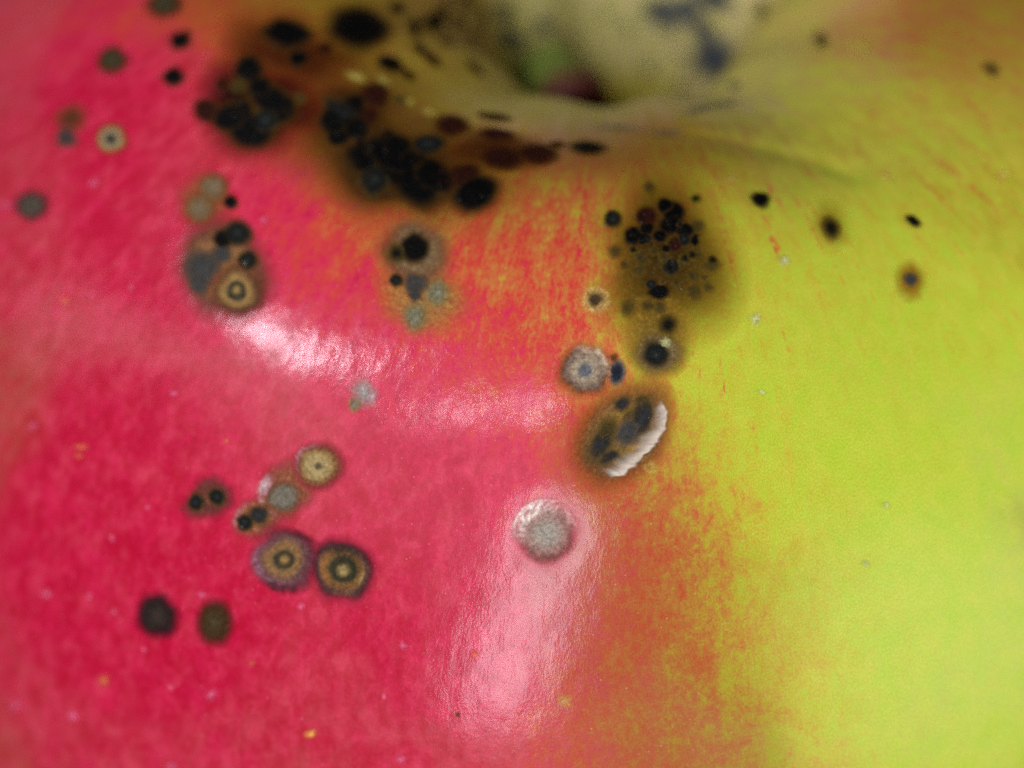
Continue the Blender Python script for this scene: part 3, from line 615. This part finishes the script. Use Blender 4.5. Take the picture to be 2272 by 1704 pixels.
SPOTS_IN_PATCHES = [
    ('C', -85.543, 30.878, 0.6745, 0.0118, -0.0676, 0.2392, 0.25, 'black'),
    ('C', -82.185, 30.586, 0.6300, 0.0193, -0.1481, 0.3157, 0.27, 'black'),
    ('C', -85.346, 31.777, 0.5914, 0.0118, -0.0567, 0.2077, 0.22, 'black'),
    ('C', -86.628, 33.063, 0.4550, 0.0074, -0.0366, 0.1996, 0.19, 'faint'),
    ('C', -84.687, 29.546, 0.6641, 0.0125, -0.1164, 0.3088, 0.27, 'faint'),
    ('C', -82.726, 31.226, 0.7754, 0.0233, -0.1384, 0.3309, 0.32, 'blacksoft'),
    ('C', -85.755, 31.283, 0.8810, 0.0153, -0.1123, 0.4247, 0.38, 'faint'),
    ('C', -83.265, 30.421, 0.8072, 0.0210, -0.1335, 0.3193, 0.31, 'blacksoft'),
    ('C', -88.762, 31.122, 0.6625, 0.0031, -0.0272, 0.2373, 0.25, 'faint'),
    ('C', -86.312, 32.401, 0.4692, 0.0078, -0.0432, 0.2033, 0.20, 'faint'),
    ('C', -89.364, 30.069, 0.8152, 0.0018, -0.0297, 0.2993, 0.30, 'blacksoft'),
    ('C', -80.600, 31.538, 0.7688, 0.0309, -0.1565, 0.3041, 0.31, 'blacksoft'),
    ('C', -88.500, 31.819, 0.5871, 0.0037, -0.0298, 0.2535, 0.24, 'faint'),
    ('C', -84.838, 30.585, 0.5709, 0.0114, -0.0872, 0.2668, 0.24, 'blacksoft'),
    ('C', -81.861, 32.335, 0.5802, 0.0215, -0.0865, 0.2046, 0.22, 'faint'),
    ('C', -86.634, 27.621, 1.0867, 0.0132, -0.1940, 0.5386, 0.44, 'faint'),
    ('C', -83.345, 30.486, 0.9193, 0.0236, -0.1803, 0.4394, 0.39, 'blackg'),
    ('C', -80.835, 28.423, 0.9119, 0.0274, -0.2336, 0.3333, 0.32, 'blacksoft'),
    ('C', -83.497, 29.711, 0.6591, 0.0155, -0.1227, 0.2804, 0.26, 'blacksoft'),
    ('C', -85.733, 30.459, 0.5168, 0.0083, -0.0553, 0.1952, 0.19, 'faint'),
    ('C', -81.975, 30.368, 0.6955, 0.0215, -0.1330, 0.2706, 0.27, 'blacksoft'),
    ('C', -84.845, 30.607, 0.7983, 0.0159, -0.1185, 0.3635, 0.33, 'blacksoft'),
    ('C', -88.021, 29.317, 0.7914, 0.0055, -0.0604, 0.3124, 0.30, 'black'),
    ('C', -83.539, 31.375, 0.8238, 0.0222, -0.1226, 0.3288, 0.33, 'blacksoft'),
    ('C', -87.538, 30.414, 0.6888, 0.0062, -0.0467, 0.2454, 0.25, 'blackg'),
    ('C', -89.237, 30.884, 0.6697, 0.0018, -0.0244, 0.2629, 0.26, 'blacksoft'),
    ('L', -146.331, 28.678, 1.4273, -0.6279, 2.3699, 0.5502, 0.88, 'black'),
    ('L', -142.986, 28.921, 1.2575, -0.5022, 1.7995, 0.4877, 0.72, 'black'),
    ('L', -146.490, 30.080, 0.5645, -0.2292, 0.8428, 0.2127, 0.34, 'brown'),
    ('L', -144.985, 29.578, 0.8043, -0.3250, 1.0958, 0.2857, 0.46, 'faint'),
    ('L', -144.804, 31.371, 1.2539, -0.4681, 1.4796, 0.4340, 0.70, 'brown'),
    ('L', -141.657, 30.404, 1.5484, -0.5632, 1.8843, 0.5869, 0.86, 'black'),
    ('L', -139.124, 30.665, 2.5773, -0.8738, 2.5837, 0.8931, 1.31, 'black'),
    ('L', -138.962, 28.989, 1.8789, -0.6783, 2.4317, 0.7669, 1.03, 'black'),
    ('N', -144.000, 26.609, 1.0172, -0.4961, 1.8485, 0.3921, 0.63, 'black'),
    ('L', -140.642, 29.039, 3.4873, -0.2534, 1.1741, 0.8997, 1.10, 'black'),
    ('L', -142.040, 30.897, 1.7688, -0.6341, 1.8205, 0.5772, 0.91, 'black'),
    ('L', -138.744, 29.896, 0.4248, -0.8710, 2.1699, 0.2585, 0.85, 'blackg'),
    ('B', -123.187, 27.941, 5.6973, -0.1718, 1.5542, 1.2652, 1.60, 'black'),
    ('A', -132.662, 27.332, 3.8892, -0.1130, 0.8363, 0.8080, 1.03, 'blackg'),
    ('B', -115.966, 28.320, 4.3068, 0.3580, 0.3298, 1.2546, 1.37, 'black'),
    ('B', -123.457, 27.492, 2.1502, -0.4629, 1.9987, 0.9062, 0.96, 'black'),
    ('A', -129.978, 26.726, 1.4140, -0.4598, 1.5876, 0.6490, 0.72, 'brown'),
    ('L', -138.376, 28.011, 0.7916, -0.2905, 0.8541, 0.2693, 0.39, 'faint'),
    ('M', -111.612, 24.497, 3.3693, -0.1963, 0.8689, 0.6916, 0.82, 'brown'),
    ('M', -108.407, 26.239, 4.1374, -0.1566, 1.0536, 0.9885, 1.14, 'brown'),
    ('M', -103.569, 25.564, 3.9198, -0.0627, 0.8136, 1.0325, 1.09, 'brown'),
    ('M', -101.207, 24.610, 1.6410, -0.0996, 0.2958, 0.3701, 0.41, 'brown'),
    ('M', -95.867, 24.676, 3.9843, -0.0331, 0.2573, 0.8643, 0.97, 'black'),
    ('A', -132.620, 26.690, 1.6727, -0.5977, 1.9581, 0.7609, 0.87, 'black'),
    ('A', -132.123, 25.343, 2.3374, -0.4236, 1.7029, 0.9464, 0.91, 'brown'),
    ('A', -129.092, 24.696, 1.5666, -0.1639, 0.8168, 0.5844, 0.53, 'faint'),
    ('A', -132.489, 27.865, 2.0395, -0.6455, 2.4137, 0.9097, 1.06, 'black'),
    ('A', -129.722, 27.593, 1.7553, -0.5177, 1.8231, 0.7412, 0.85, 'black'),
    ('A', -130.328, 28.533, 1.5174, -0.4315, 1.2359, 0.5009, 0.66, 'black'),
    ('A', -127.789, 28.067, 0.7737, -0.2073, 0.7671, 0.3266, 0.37, 'black'),
    ('B', -125.450, 27.216, 1.1973, -0.2958, 1.3081, 0.5901, 0.59, 'black'),
    ('B', -124.649, 28.521, 4.0264, -0.6792, 2.5555, 1.3078, 1.54, 'black'),
    ('B', -120.173, 28.337, 5.2850, -0.0461, 1.6846, 1.5904, 1.73, 'black'),
    ('B', -116.857, 28.927, 4.6463, -0.0937, 1.4082, 1.5019, 1.59, 'black'),
    ('B', -122.503, 29.540, 2.1490, -0.4144, 1.8277, 0.9349, 0.99, 'blackg'),
    ('B', -112.046, 27.817, 2.5264, -0.4959, 1.4955, 0.8027, 0.95, 'brown'),
    ('B', -109.301, 28.626, 2.3515, -1.1834, 2.6005, 0.8878, 1.34, 'black'),
    ('B', -114.162, 28.389, 2.2756, -0.2609, 1.3659, 0.9161, 0.91, 'brown'),
    ('C', -91.522, 29.384, 1.3273, -0.0067, 0.0080, 0.5734, 0.52, 'blackg'),
    ('C', -87.401, 29.251, 1.6517, 0.0149, -0.1525, 0.6557, 0.62, 'brown'),
    ('C', -84.974, 28.702, 1.2681, 0.0216, -0.2223, 0.5448, 0.49, 'black'),
    ('C', -84.044, 29.061, 1.8643, 0.0381, -0.3280, 0.7411, 0.70, 'black'),
    ('C', -84.532, 29.712, 1.9146, 0.0377, -0.2501, 0.6624, 0.68, 'black'),
    ('C', -83.092, 30.020, 1.4145, 0.0362, -0.2216, 0.4992, 0.51, 'black'),
    ('C', -87.533, 29.853, 1.1235, 0.0098, -0.0983, 0.4802, 0.44, 'black'),
    ('C', -89.172, 30.227, 1.3863, 0.0040, -0.0634, 0.5938, 0.55, 'black'),
    ('C', -87.996, 30.366, 0.9773, 0.0071, -0.0654, 0.3929, 0.38, 'black'),
    ('C', -86.093, 30.253, 1.0443, 0.0151, -0.1205, 0.4451, 0.41, 'black'),
    ('C', -84.457, 30.681, 1.0227, 0.0222, -0.1588, 0.4602, 0.42, 'brown'),
    ('C', -81.562, 29.880, 1.2519, 0.0388, -0.2727, 0.5035, 0.48, 'faint'),
    ('C', -91.243, 30.973, 1.1069, -0.0056, 0.0040, 0.4300, 0.42, 'faint'),
    ('C', -82.218, 31.220, 0.9982, 0.0322, -0.1890, 0.4256, 0.41, 'faint'),
    ('C', -88.337, 31.295, 1.0957, 0.0072, -0.0630, 0.4715, 0.45, 'faint'),
    ('C', -88.690, 31.797, 1.0681, 0.0058, -0.0450, 0.4149, 0.42, 'faint'),
    ('C', -85.237, 31.737, 1.1314, 0.0231, -0.1431, 0.5101, 0.48, 'blackg'),
    ('C', -86.119, 31.553, 0.6517, 0.0106, -0.0785, 0.3264, 0.29, 'faint'),
    ('C', -84.113, 31.594, 0.7060, 0.0177, -0.1188, 0.3499, 0.31, 'faint'),
    ('C', -80.875, 31.784, 1.2475, 0.0496, -0.2379, 0.4858, 0.49, 'faint'),
    ('C', -83.010, 32.191, 0.9525, 0.0299, -0.1540, 0.4110, 0.40, 'faint'),
    ('C', -83.177, 32.925, 1.1785, 0.0384, -0.1748, 0.5128, 0.50, 'faint'),
    ('C', -86.817, 32.839, 1.5314, 0.0230, -0.0760, 0.4237, 0.52, 'black'),
    ('C', -87.504, 32.506, 0.6729, 0.0077, -0.0489, 0.3158, 0.29, 'blackg'),
    ('C', -93.151, 33.180, 1.7006, -0.0257, 0.0779, 0.7965, 0.75, 'palering'),
    ('C', -89.919, 33.513, 1.1350, 0.0006, -0.0176, 0.5048, 0.49, 'faint'),
    ('C', -87.994, 33.424, 0.9931, 0.0100, -0.0516, 0.4402, 0.43, 'faint'),
    ('C', -86.792, 33.480, 0.8936, 0.0143, -0.0734, 0.4393, 0.41, 'faint'),
    ('C2', -86.093, 34.281, 1.2992, 0.0272, -0.1061, 0.5850, 0.57, 'blacksoft'),
    ('C', -86.933, 30.966, 0.7820, 0.0094, -0.0603, 0.2866, 0.29, 'faint'),
    ('C', -83.235, 30.600, 0.7426, 0.0196, -0.1198, 0.2911, 0.29, 'faint'),
    ('C', -90.220, 31.585, 0.6454, -0.0007, -0.0104, 0.2795, 0.27, 'faint'),
    ('C', -84.866, 32.471, 0.6250, 0.0147, -0.0883, 0.3162, 0.28, 'faint'),
    ('C', -81.663, 32.776, 0.7253, 0.0286, -0.1299, 0.3138, 0.31, 'faint'),
    ('C2', -87.332, 35.498, 2.9353, 0.0459, -0.1528, 1.3172, 1.32, 'greyring'),
    ('C2', -87.417, 35.516, 1.5582, 0.0236, -0.0787, 0.7005, 0.70, 'blackg'),
    ('C2', -86.520, 35.050, 0.6536, 0.0129, -0.0454, 0.2993, 0.30, 'white'),
    ('D', -137.071, 33.706, 1.5548, -0.4760, 1.4454, 0.6308, 0.85, 'greytan'),
    ('D', -136.621, 34.787, 1.5392, -0.4668, 1.4322, 0.6670, 0.87, 'greytan'),
    ('D', -134.487, 33.764, 0.7866, -0.2262, 0.6526, 0.3095, 0.41, 'black'),
    ('E', -132.522, 35.311, 1.0724, -0.2950, 0.8168, 0.4664, 0.58, 'black'),
    ('E', -131.615, 34.741, 1.5870, -0.4214, 1.1067, 0.6227, 0.80, 'blackg'),
    ('E', -131.656, 35.888, 1.1502, -0.3100, 0.8098, 0.4872, 0.61, 'slate'),
    ('E', -128.964, 35.563, 1.1340, -0.2763, 0.7807, 0.4791, 0.59, 'blackg'),
    ('E', -129.012, 35.744, 0.3619, -0.0884, 0.2493, 0.1528, 0.19, 'white'),
    ('E', -132.460, 36.843, 1.8854, -0.5292, 1.4346, 0.8430, 1.06, 'slate'),
    ('E', -131.756, 37.423, 1.2367, -0.3407, 0.9133, 0.5494, 0.69, 'slate'),
    ('E', -128.096, 36.902, 2.7003, -0.6586, 1.7730, 1.1369, 1.42, 'ringtan'),
    ('F', -113.424, 32.031, 2.0499, -0.2497, 0.8867, 0.8241, 0.87, 'black'),
    ('F', -115.048, 32.568, 1.2381, -0.1693, 0.6615, 0.5803, 0.58, 'blacksoft'),
    ('G', -113.824, 33.747, 0.8039, -0.1070, 0.3754, 0.3711, 0.38, 'blackg'),
    ('G', -111.761, 33.664, 1.5214, -0.1810, 0.6017, 0.6591, 0.69, 'slate'),
    ('G', -111.323, 34.157, 0.7959, -0.0947, 0.2820, 0.3266, 0.35, 'slate'),
    ('G', -109.254, 33.796, 1.7161, -0.1790, 0.5856, 0.7490, 0.77, 'greyfaint2'),
    ('G', -110.582, 35.053, 1.5385, -0.1838, 0.6797, 0.8579, 0.80, 'greyfaint2'),
    ('H', -122.922, 45.844, 0.7722, -0.1986, 0.2931, 0.4146, 0.47, 'blackg'),
    ('H', -121.474, 45.231, 0.7709, -0.1876, 0.3029, 0.4342, 0.48, 'blackg'),
    ('I', -116.432, 44.105, 1.6039, -0.3263, 0.4664, 0.7557, 0.88, 'greydisc'),
    ('J', -117.762, 45.216, 1.0597, -0.2318, 0.3381, 0.5584, 0.62, 'blackb'),
    ('J', -118.677, 45.747, 0.8308, -0.1895, 0.2434, 0.3990, 0.47, 'blackg'),
    ('J', -118.101, 43.946, 0.6395, 0.0443, -0.2344, 0.6372, 0.49, 'white2'),  # white streak painted in for a highlight
    ('K', -90.043, 38.760, 1.0707, -0.6340, 0.9494, 0.3974, 0.72, 'slate'),
    ('K', -91.621, 38.582, 1.0264, 0.1739, -0.4598, 0.6660, 0.62, 'faint'),
    ('K', -89.736, 38.106, 1.0119, 0.0010, -0.0048, 0.4575, 0.48, 'faint'),
    ('K', -92.187, 39.240, 1.2747, 0.2779, -0.9117, 1.0576, 0.90, 'blackb'),
    ('K', -91.289, 39.729, 1.6301, -0.2368, 0.2841, 0.5120, 0.68, 'blackb'),
    ('K', -88.792, 38.203, 1.3867, 0.1561, -0.5497, 1.1739, 0.92, 'blackb'),
    ('K', -90.541, 37.600, 1.0843, -0.2510, 0.3298, 0.3394, 0.47, 'blackb'),
    ('K', -88.763, 37.453, 1.0286, 0.0077, -0.0156, 0.3758, 0.43, 'faint'),
]
FREE_SPOTS = [
    (-163.105, 30.345, 1.8637, -0.9418, 3.0493, 0.2091, 1.16, 'olive'),
    (-158.913, 33.376, 0.8684, -0.8644, 2.7163, 0.0547, 1.03, 'olive'),
    (-155.649, 30.325, 1.1400, -0.5238, 1.7795, 0.2720, 0.69, 'black'),
    (-151.419, 31.470, 0.1775, -0.6044, 1.7660, 0.0637, 0.65, 'black'),
    (-156.009, 36.235, 0.6230, -0.9287, 2.4241, -0.0302, 1.04, 'faint'),
    (-154.470, 36.870, 1.2516, -0.5187, 1.3102, 0.3021, 0.74, 'slate'),
    (-150.281, 35.225, 0.9800, -0.7948, 2.1834, 0.2391, 0.96, 'ringpale'),
    (-151.691, 39.918, 0.8848, -1.0033, 2.1354, 0.0555, 1.10, 'oliveg'),
    (-149.427, 26.185, 2.1935, -1.1937, 3.6206, 0.6727, 1.31, 'black'),
    (-148.646, 22.694, 1.9754, -1.8298, 9.1130, 1.4932, 2.23, 'black'),
    (-150.993, 19.389, -2.7402, -0.7112, 8.7843, 0.8930, 1.27, 'black'),
    (-159.319, 19.544, -1.7101, -0.6798, 3.8317, 0.2699, 0.76, 'black'),
    (-140.040, 20.752, 1.0362, -0.2660, 1.8011, 0.4728, 0.45, 'black'),
    (-169.127, 16.354, -2.0293, -0.4625, 3.1156, 0.0079, 0.49, 'black'),
    (-168.477, 14.126, -3.9517, -0.6069, 2.8443, -0.0225, 0.51, 'brown'),
    (-191.977, 13.548, -4.8945, -0.5291, 5.1975, -0.0029, 0.67, 'black'),
    (-144.165, 25.189, 0.5201, -0.3728, 1.5298, 0.2609, 0.45, 'brown'),
    (-133.323, 22.828, 1.7417, -0.1219, 0.9244, 0.3445, 0.42, 'brown'),
    (-159.967, 17.341, -3.8101, -1.1268, 7.2363, 0.4601, 1.25, 'black'),
    (-167.460, 15.391, -3.1753, -0.6547, 3.6149, 0.0243, 0.61, 'black'),
    (-186.186, 15.177, -6.7814, -0.4555, 6.7477, -0.1104, 0.93, 'black'),
    (-144.828, 18.171, -1.3985, -0.6760, 3.3475, 0.5197, 0.74, 'black'),
    (-137.225, 23.051, 2.4163, -0.4042, 2.1531, 0.6523, 0.77, 'black'),
    (-136.546, 20.686, 3.1836, -0.0727, 1.1515, 0.4770, 0.59, 'brown'),
    (-133.307, 18.270, 3.0378, -0.1301, 1.3456, 0.4966, 0.54, 'brown'),
    (-211.256, 11.919, -5.5884, -0.2313, 1.6824, -0.6516, 0.64, 'slate'),
    (-206.649, 10.715, -14.1100, -1.0570, 4.9243, -0.5223, 1.09, 'greyblue'),
    (-119.955, 26.610, 2.8928, -0.4961, 1.6958, 0.8429, 1.00, 'blackg'),
    (-119.339, 24.715, 3.1675, -0.4935, 1.7781, 1.0335, 1.06, 'brown'),
    (-114.228, 22.963, 3.9820, -0.1488, 0.6565, 0.5061, 0.72, 'brown'),
    (-231.386, 10.284, -7.0832, -0.3095, 1.2129, -0.5020, 0.61, 'greyblue'),
    (76.928, 9.619, -5.5418, 0.1362, -0.3968, -0.3782, 0.44, 'greyfaint'),
    (59.006, 10.632, -11.0259, 0.0576, -2.1387, -1.0493, 1.05, 'greyblue'),
    (45.772, 11.185, -10.5366, 0.7855, -3.6990, -0.9022, 1.12, 'greyblue'),
    (31.139, 12.971, -18.6120, 1.0993, -6.3693, -0.5948, 1.45, 'greyblue'),
    (29.157, 11.337, -14.9070, 0.8718, -5.3391, -0.4480, 1.08, 'greyblue'),
    (51.764, 9.780, -6.0848, 0.2349, -1.2277, -0.4410, 0.52, 'greyfaint'),
    (66.038, 10.751, -4.8523, -0.0263, -0.8228, -0.4937, 0.48, 'greyfaint'),
    (-269.949, 10.059, -4.3936, 0.0423, -0.0611, -0.3691, 0.38, 'greyfaint'),
    (-247.903, 9.159, -5.6764, -0.1451, 0.4731, -0.3162, 0.40, 'greyfaint'),
    (23.122, 9.265, -10.3045, 0.6203, -2.5205, -0.2829, 0.62, 'greyfaint'),
    (9.626, 10.831, -25.4173, 0.8524, 1.2774, -1.7888, 2.13, 'greyblue'),
    (41.115, 9.019, -6.3342, 0.4032, -1.4824, -0.2576, 0.44, 'greyfaint'),
    (60.179, 7.503, -6.4141, 0.0623, -1.0591, -0.4260, 0.46, 'greyfaint'),
    (27.163, 7.693, -10.5274, 0.8066, -5.7064, -0.0961, 0.72, 'greyfaint'),
    (-52.571, 17.479, -0.3316, 1.0624, -2.7123, 0.6337, 0.90, 'greyfaint'),
    (-63.990, 20.319, 5.3335, -0.3757, -1.3315, 0.6585, 0.90, 'greyfaint'),
    (-71.064, 20.975, 6.8208, -0.8395, -0.7042, 0.5824, 1.00, 'greyfaint'),
    (-80.762, 23.331, 3.7926, 0.1149, -0.2856, 0.3952, 0.62, 'greyfaint'),
    (-90.214, 22.355, 7.8148, 0.5326, -0.0846, 0.3271, 0.79, 'greyfaint'),
    (-1.130, 14.971, -7.9020, 0.4458, -8.3471, -0.2891, 1.09, 'faint'),
    (-33.943, 20.308, -0.3744, 0.5982, -4.6458, 0.5798, 0.81, 'faint'),
    (-32.578, 28.671, 0.2564, 0.5184, -1.4158, 0.1353, 0.51, 'faint'),
    (-72.307, 28.839, 1.3180, 0.3447, -1.0559, 0.4542, 0.57, 'black'),
    (-65.466, 31.045, 1.6143, -0.0568, -0.3555, 0.7811, 0.70, 'blacksoft'),
    (-55.977, 32.149, 0.4121, 0.4534, -0.7402, 0.1382, 0.40, 'black'),
    (-65.205, 30.875, 2.9949, -0.1023, -0.7555, 1.5231, 1.33, 'haloyel'),
    (-60.276, 34.610, 2.1316, 0.0734, -0.5578, 1.0416, 1.00, 'halobr'),
    (-60.197, 34.553, 0.8447, 0.1505, -0.4931, 0.3560, 0.41, 'slate'),
    (-93.813, 36.229, 2.9545, -0.0692, 0.1496, 1.3495, 1.36, 'greyfringe'),
    (-90.992, 36.262, 0.9666, 0.0744, -0.2363, 0.6653, 0.55, 'blackblue'),
    (-91.330, 35.655, 0.6367, -0.0051, 0.0080, 0.2973, 0.29, 'faint'),
    (-96.101, 43.052, 3.4298, -0.1761, 0.2465, 1.8159, 1.87, 'roundscab'),
    (-114.475, 42.364, 2.2696, -0.4110, 0.7288, 1.1553, 1.26, 'tandisc'),
    (-114.908, 46.591, 2.9328, -0.6070, 0.7851, 1.5807, 1.75, 'ring'),
    (-110.533, 46.256, 2.8202, -0.4894, 0.6670, 1.6359, 1.71, 'ring2'),
    (-123.125, 51.250, 1.9089, -0.5759, 0.6117, 1.1669, 1.29, 'ringdark'),
    (-118.810, 50.379, 1.6590, -0.4330, 0.5408, 1.1677, 1.18, 'olived'),
    (-112.799, 38.831, 1.6161, 0.0299, -0.0206, 0.6803, 0.74, 'greypale'),
    (-112.084, 38.884, 0.7620, -0.1134, 0.2274, 0.3246, 0.37, 'white2'),
    (-113.215, 39.422, 0.7065, 0.0107, -0.0142, 0.4238, 0.39, 'greyfaint2'),
]
PALE_FLECKS = [
    (-110.498, 53.570, 0.6264, -0.2307, 0.1370, 0.2230, 0.34, 'yellow'),
    (-133.926, 46.449, 0.8934, -0.3049, 0.1501, 0.1518, 0.33, 'yellowf'),
    (-133.664, 46.816, 0.4845, -0.1661, 0.1289, 0.1333, 0.23, 'yellowf'),
    (-125.646, 55.311, 0.5805, -0.2111, 0.1573, 0.3541, 0.41, 'yellowf'),
    (-123.325, 52.981, 0.3258, -0.1040, 0.0916, 0.1922, 0.22, 'pink'),
    (-138.633, 47.084, 0.5006, -0.1933, 0.2495, 0.2219, 0.31, 'pink'),
    (-142.037, 41.639, 0.4335, -0.2870, 0.4223, 0.1038, 0.30, 'yellowf'),
    (-137.189, 39.282, 0.4224, -0.1326, 0.2976, 0.1741, 0.24, 'pink'),
    (-140.196, 40.676, 0.3874, -0.1320, 0.2338, 0.1360, 0.21, 'pink'),
    (-101.033, 51.184, 0.2286, -0.0254, 0.0246, 0.1529, 0.15, 'faint'),
    (-88.204, 40.231, 0.7520, 0.0093, -0.0230, 0.3892, 0.39, 'yellowg'),
    (-94.112, 50.079, 0.7219, -0.0303, 0.0303, 0.4356, 0.45, 'yellowg'),
    (-72.615, 32.036, 0.7819, 0.0636, -0.2991, 0.3232, 0.33, 'white'),
    (-77.485, 34.403, 0.5093, 0.1271, -0.5018, 0.3463, 0.32, 'white'),
    (-130.186, 33.637, 0.6345, -0.1610, 0.4290, 0.2314, 0.30, 'pink'),
    (-120.271, 49.437, 0.6106, -0.0339, -0.0307, 0.2718, 0.32, 'pink'),
    (-122.396, 42.885, 0.3174, -0.0744, 0.1306, 0.1555, 0.18, 'yellowf'),
    (-154.069, 40.937, 0.8988, -0.3969, 0.5913, 0.1725, 0.47, 'pink'),
    (-128.387, 42.118, 0.5711, -0.1532, 0.2034, 0.1890, 0.28, 'pink'),
    (-112.881, 48.268, 0.4263, -0.0861, 0.1007, 0.2480, 0.27, 'pink'),
    (-131.911, 53.241, 0.6181, -0.2454, 0.2127, 0.3341, 0.42, 'pink'),
    (-128.431, 49.184, 0.3469, -0.1126, 0.1564, 0.2200, 0.24, 'pink'),
    (-126.551, 47.073, 0.3894, -0.1136, 0.1322, 0.1775, 0.23, 'pink'),
    (-131.809, 59.224, 0.6418, -0.3008, 0.1495, 0.3808, 0.46, 'pink'),
    (-127.249, 57.775, 0.6632, -0.2699, 0.1445, 0.3712, 0.45, 'pink'),
    (-117.779, 53.496, 0.6282, -0.1741, 0.1264, 0.3503, 0.40, 'pink'),
    (-104.373, 53.621, 0.5139, -0.0784, 0.0642, 0.3593, 0.36, 'pink'),
    (-105.283, 48.689, 0.3227, -0.1770, 0.3051, 0.2218, 0.28, 'pink'),
    (-100.303, 48.443, 0.2980, 0.0374, -0.0974, 0.2533, 0.22, 'yellowf'),
    (-119.423, 57.577, 0.5486, -0.1799, 0.0959, 0.3291, 0.38, 'pink'),
    (-106.054, 51.057, 0.2992, -0.0473, 0.0455, 0.1947, 0.20, 'pink'),
    (-147.800, 37.048, 0.6226, -0.2348, 0.5882, 0.2012, 0.36, 'pink'),
    (-115.449, 51.401, 0.3147, -0.0761, 0.0719, 0.1918, 0.21, 'yellowf'),
    (-120.741, 54.032, 0.3184, -0.0977, 0.0786, 0.1971, 0.22, 'pink'),
    (-126.367, 52.107, 0.4082, -0.1372, 0.1299, 0.2296, 0.27, 'pink'),
    (-128.606, 52.092, 0.3388, -0.1203, 0.1527, 0.2485, 0.26, 'pink'),
    (-78.324, 37.518, 0.3083, 0.0239, -0.0662, 0.1661, 0.16, 'white'),
    (-72.604, 45.458, 0.2986, 0.0449, -0.0633, 0.1847, 0.18, 'white'),
    (-70.092, 43.317, 0.2360, 0.0896, -0.2237, 0.1680, 0.18, 'white'),
    (-43.554, 32.532, 0.7071, 0.2220, -0.6364, 0.2506, 0.36, 'yellowg'),
    (-54.478, 29.719, 0.4097, 0.2538, -0.6665, 0.1718, 0.29, 'yellowg'),
    (-35.942, 22.669, 0.4593, 0.5592, -2.4991, 0.4024, 0.64, 'yellowg'),
    (-74.936, 27.437, 1.1446, 0.0534, -0.4368, 0.3590, 0.38, 'yellowg'),
    (-136.513, 25.075, 1.9942, -0.3783, 1.0202, 0.4028, 0.57, 'cream'),
    (-133.941, 24.156, 2.3163, -0.1479, 0.6759, 0.3344, 0.49, 'cream'),
    (-124.273, 24.344, 1.7612, -0.0847, 0.5159, 0.4103, 0.45, 'cream'),
    (-139.975, 17.624, 2.9864, -0.1751, 2.5892, 0.6431, 0.62, 'cream'),
    (-128.139, 24.373, 1.6101, -0.0057, 0.4134, 0.3865, 0.41, 'cream'),
]

patches = {}
for key, spec in PATCHES.items():
    patches[key] = build_spot('scab_patch', spec, apple)
for spec in FREE_SPOTS:
    build_spot('scab_spot', spec, apple, .03)
for spec in SPOTS_IN_PATCHES:
    build_spot('scab_spot', spec[1:], patches[spec[0]], .06)
for spec in PALE_FLECKS:
    build_spot('pale_fleck', spec, apple, .02)

# ------------------------------------------------------------------ peeling white skin along the edge of the sunken scab
PEEL_OUTER = [(-87.082, 37.249), (-86.610, 37.898), (-86.720, 38.568), (-87.406, 39.188), (-88.236, 39.584), (-89.272, 40.130), (-90.206, 40.534), (-91.546, 40.728)]
PEEL_INNER = [(-88.118, 37.647), (-88.449, 38.131), (-88.921, 38.651), (-89.527, 39.020), (-90.343, 39.317), (-91.218, 39.692), (-91.933, 39.958), (-92.634, 40.265)]
def build_peel():
    o, i = np.array(PEEL_OUTER), np.array(PEEL_INNER)
    k = np.linspace(0, 1, len(o)); kk = np.linspace(0, 1, 90)
    o = np.stack([np.interp(kk, k, o[:,c]) for c in (0,1)], -1); i = np.stack([np.interp(kk, k, i[:,c]) for c in (0,1)], -1)
    jag = np.interp(kk, np.linspace(0, 1, 34), RNG.normal(0, .035, 34))[:,None]
    jag2 = np.interp(kk, np.linspace(0, 1, 16), RNG.normal(0, .12, 16))[:,None]
    n = 9
    rows = []
    for c in range(n):
        f = c/(n-1)
        w = o*(1-f)+i*f+(o-i)*(jag*(1-f)+jag2*f)
        rows.append(w)
    w = np.stack(rows, 1); f = np.tile(np.linspace(0, 1, n), (90,1)); a = np.tile(kk[:,None], (1,n))
    az, s = w[...,0].ravel(), w[...,1].ravel()
    p = surface(az, s); nn = surface_normal(az, s)
    h = .05+(.16*np.sin(np.pi*np.clip(f*.8+.12, 0, 1))*np.sin(np.pi*np.clip(a, .04, .96))).ravel()
    p = p+nn*h[:,None]
    g = np.arange(90*n).reshape(90,n)
    q = np.stack([g[:-1,:-1], g[1:,:-1], g[1:,1:], g[:-1,1:]], -1).reshape(-1,4)
    colr = lin((216,198,178))[None]*(1-.25*f.ravel()[:,None])
    cover = .95*(np.clip((1-f)*1.25, 0, 1)*np.clip(f*9+.25, 0, 1)*np.clip(np.sin(np.pi*a)*3.5, 0, 1)).ravel()
    rgba = np.concatenate([colr, cover[:,None]], -1)
    ob = new_mesh('peeling_edge', p*MM, np.vstack([q[:,[0,1,2]], q[:,[0,2,3]]]), mat_peel, patches['K'],
        np.stack([a.ravel(), f.ravel()], -1), {'pigment': rgba, 'seed': np.full(f.size, 3.), 'size': np.full(f.size, 2.)})
    ob['label'] = 'white peeling skin along the edge of the sunken scab'
build_peel()
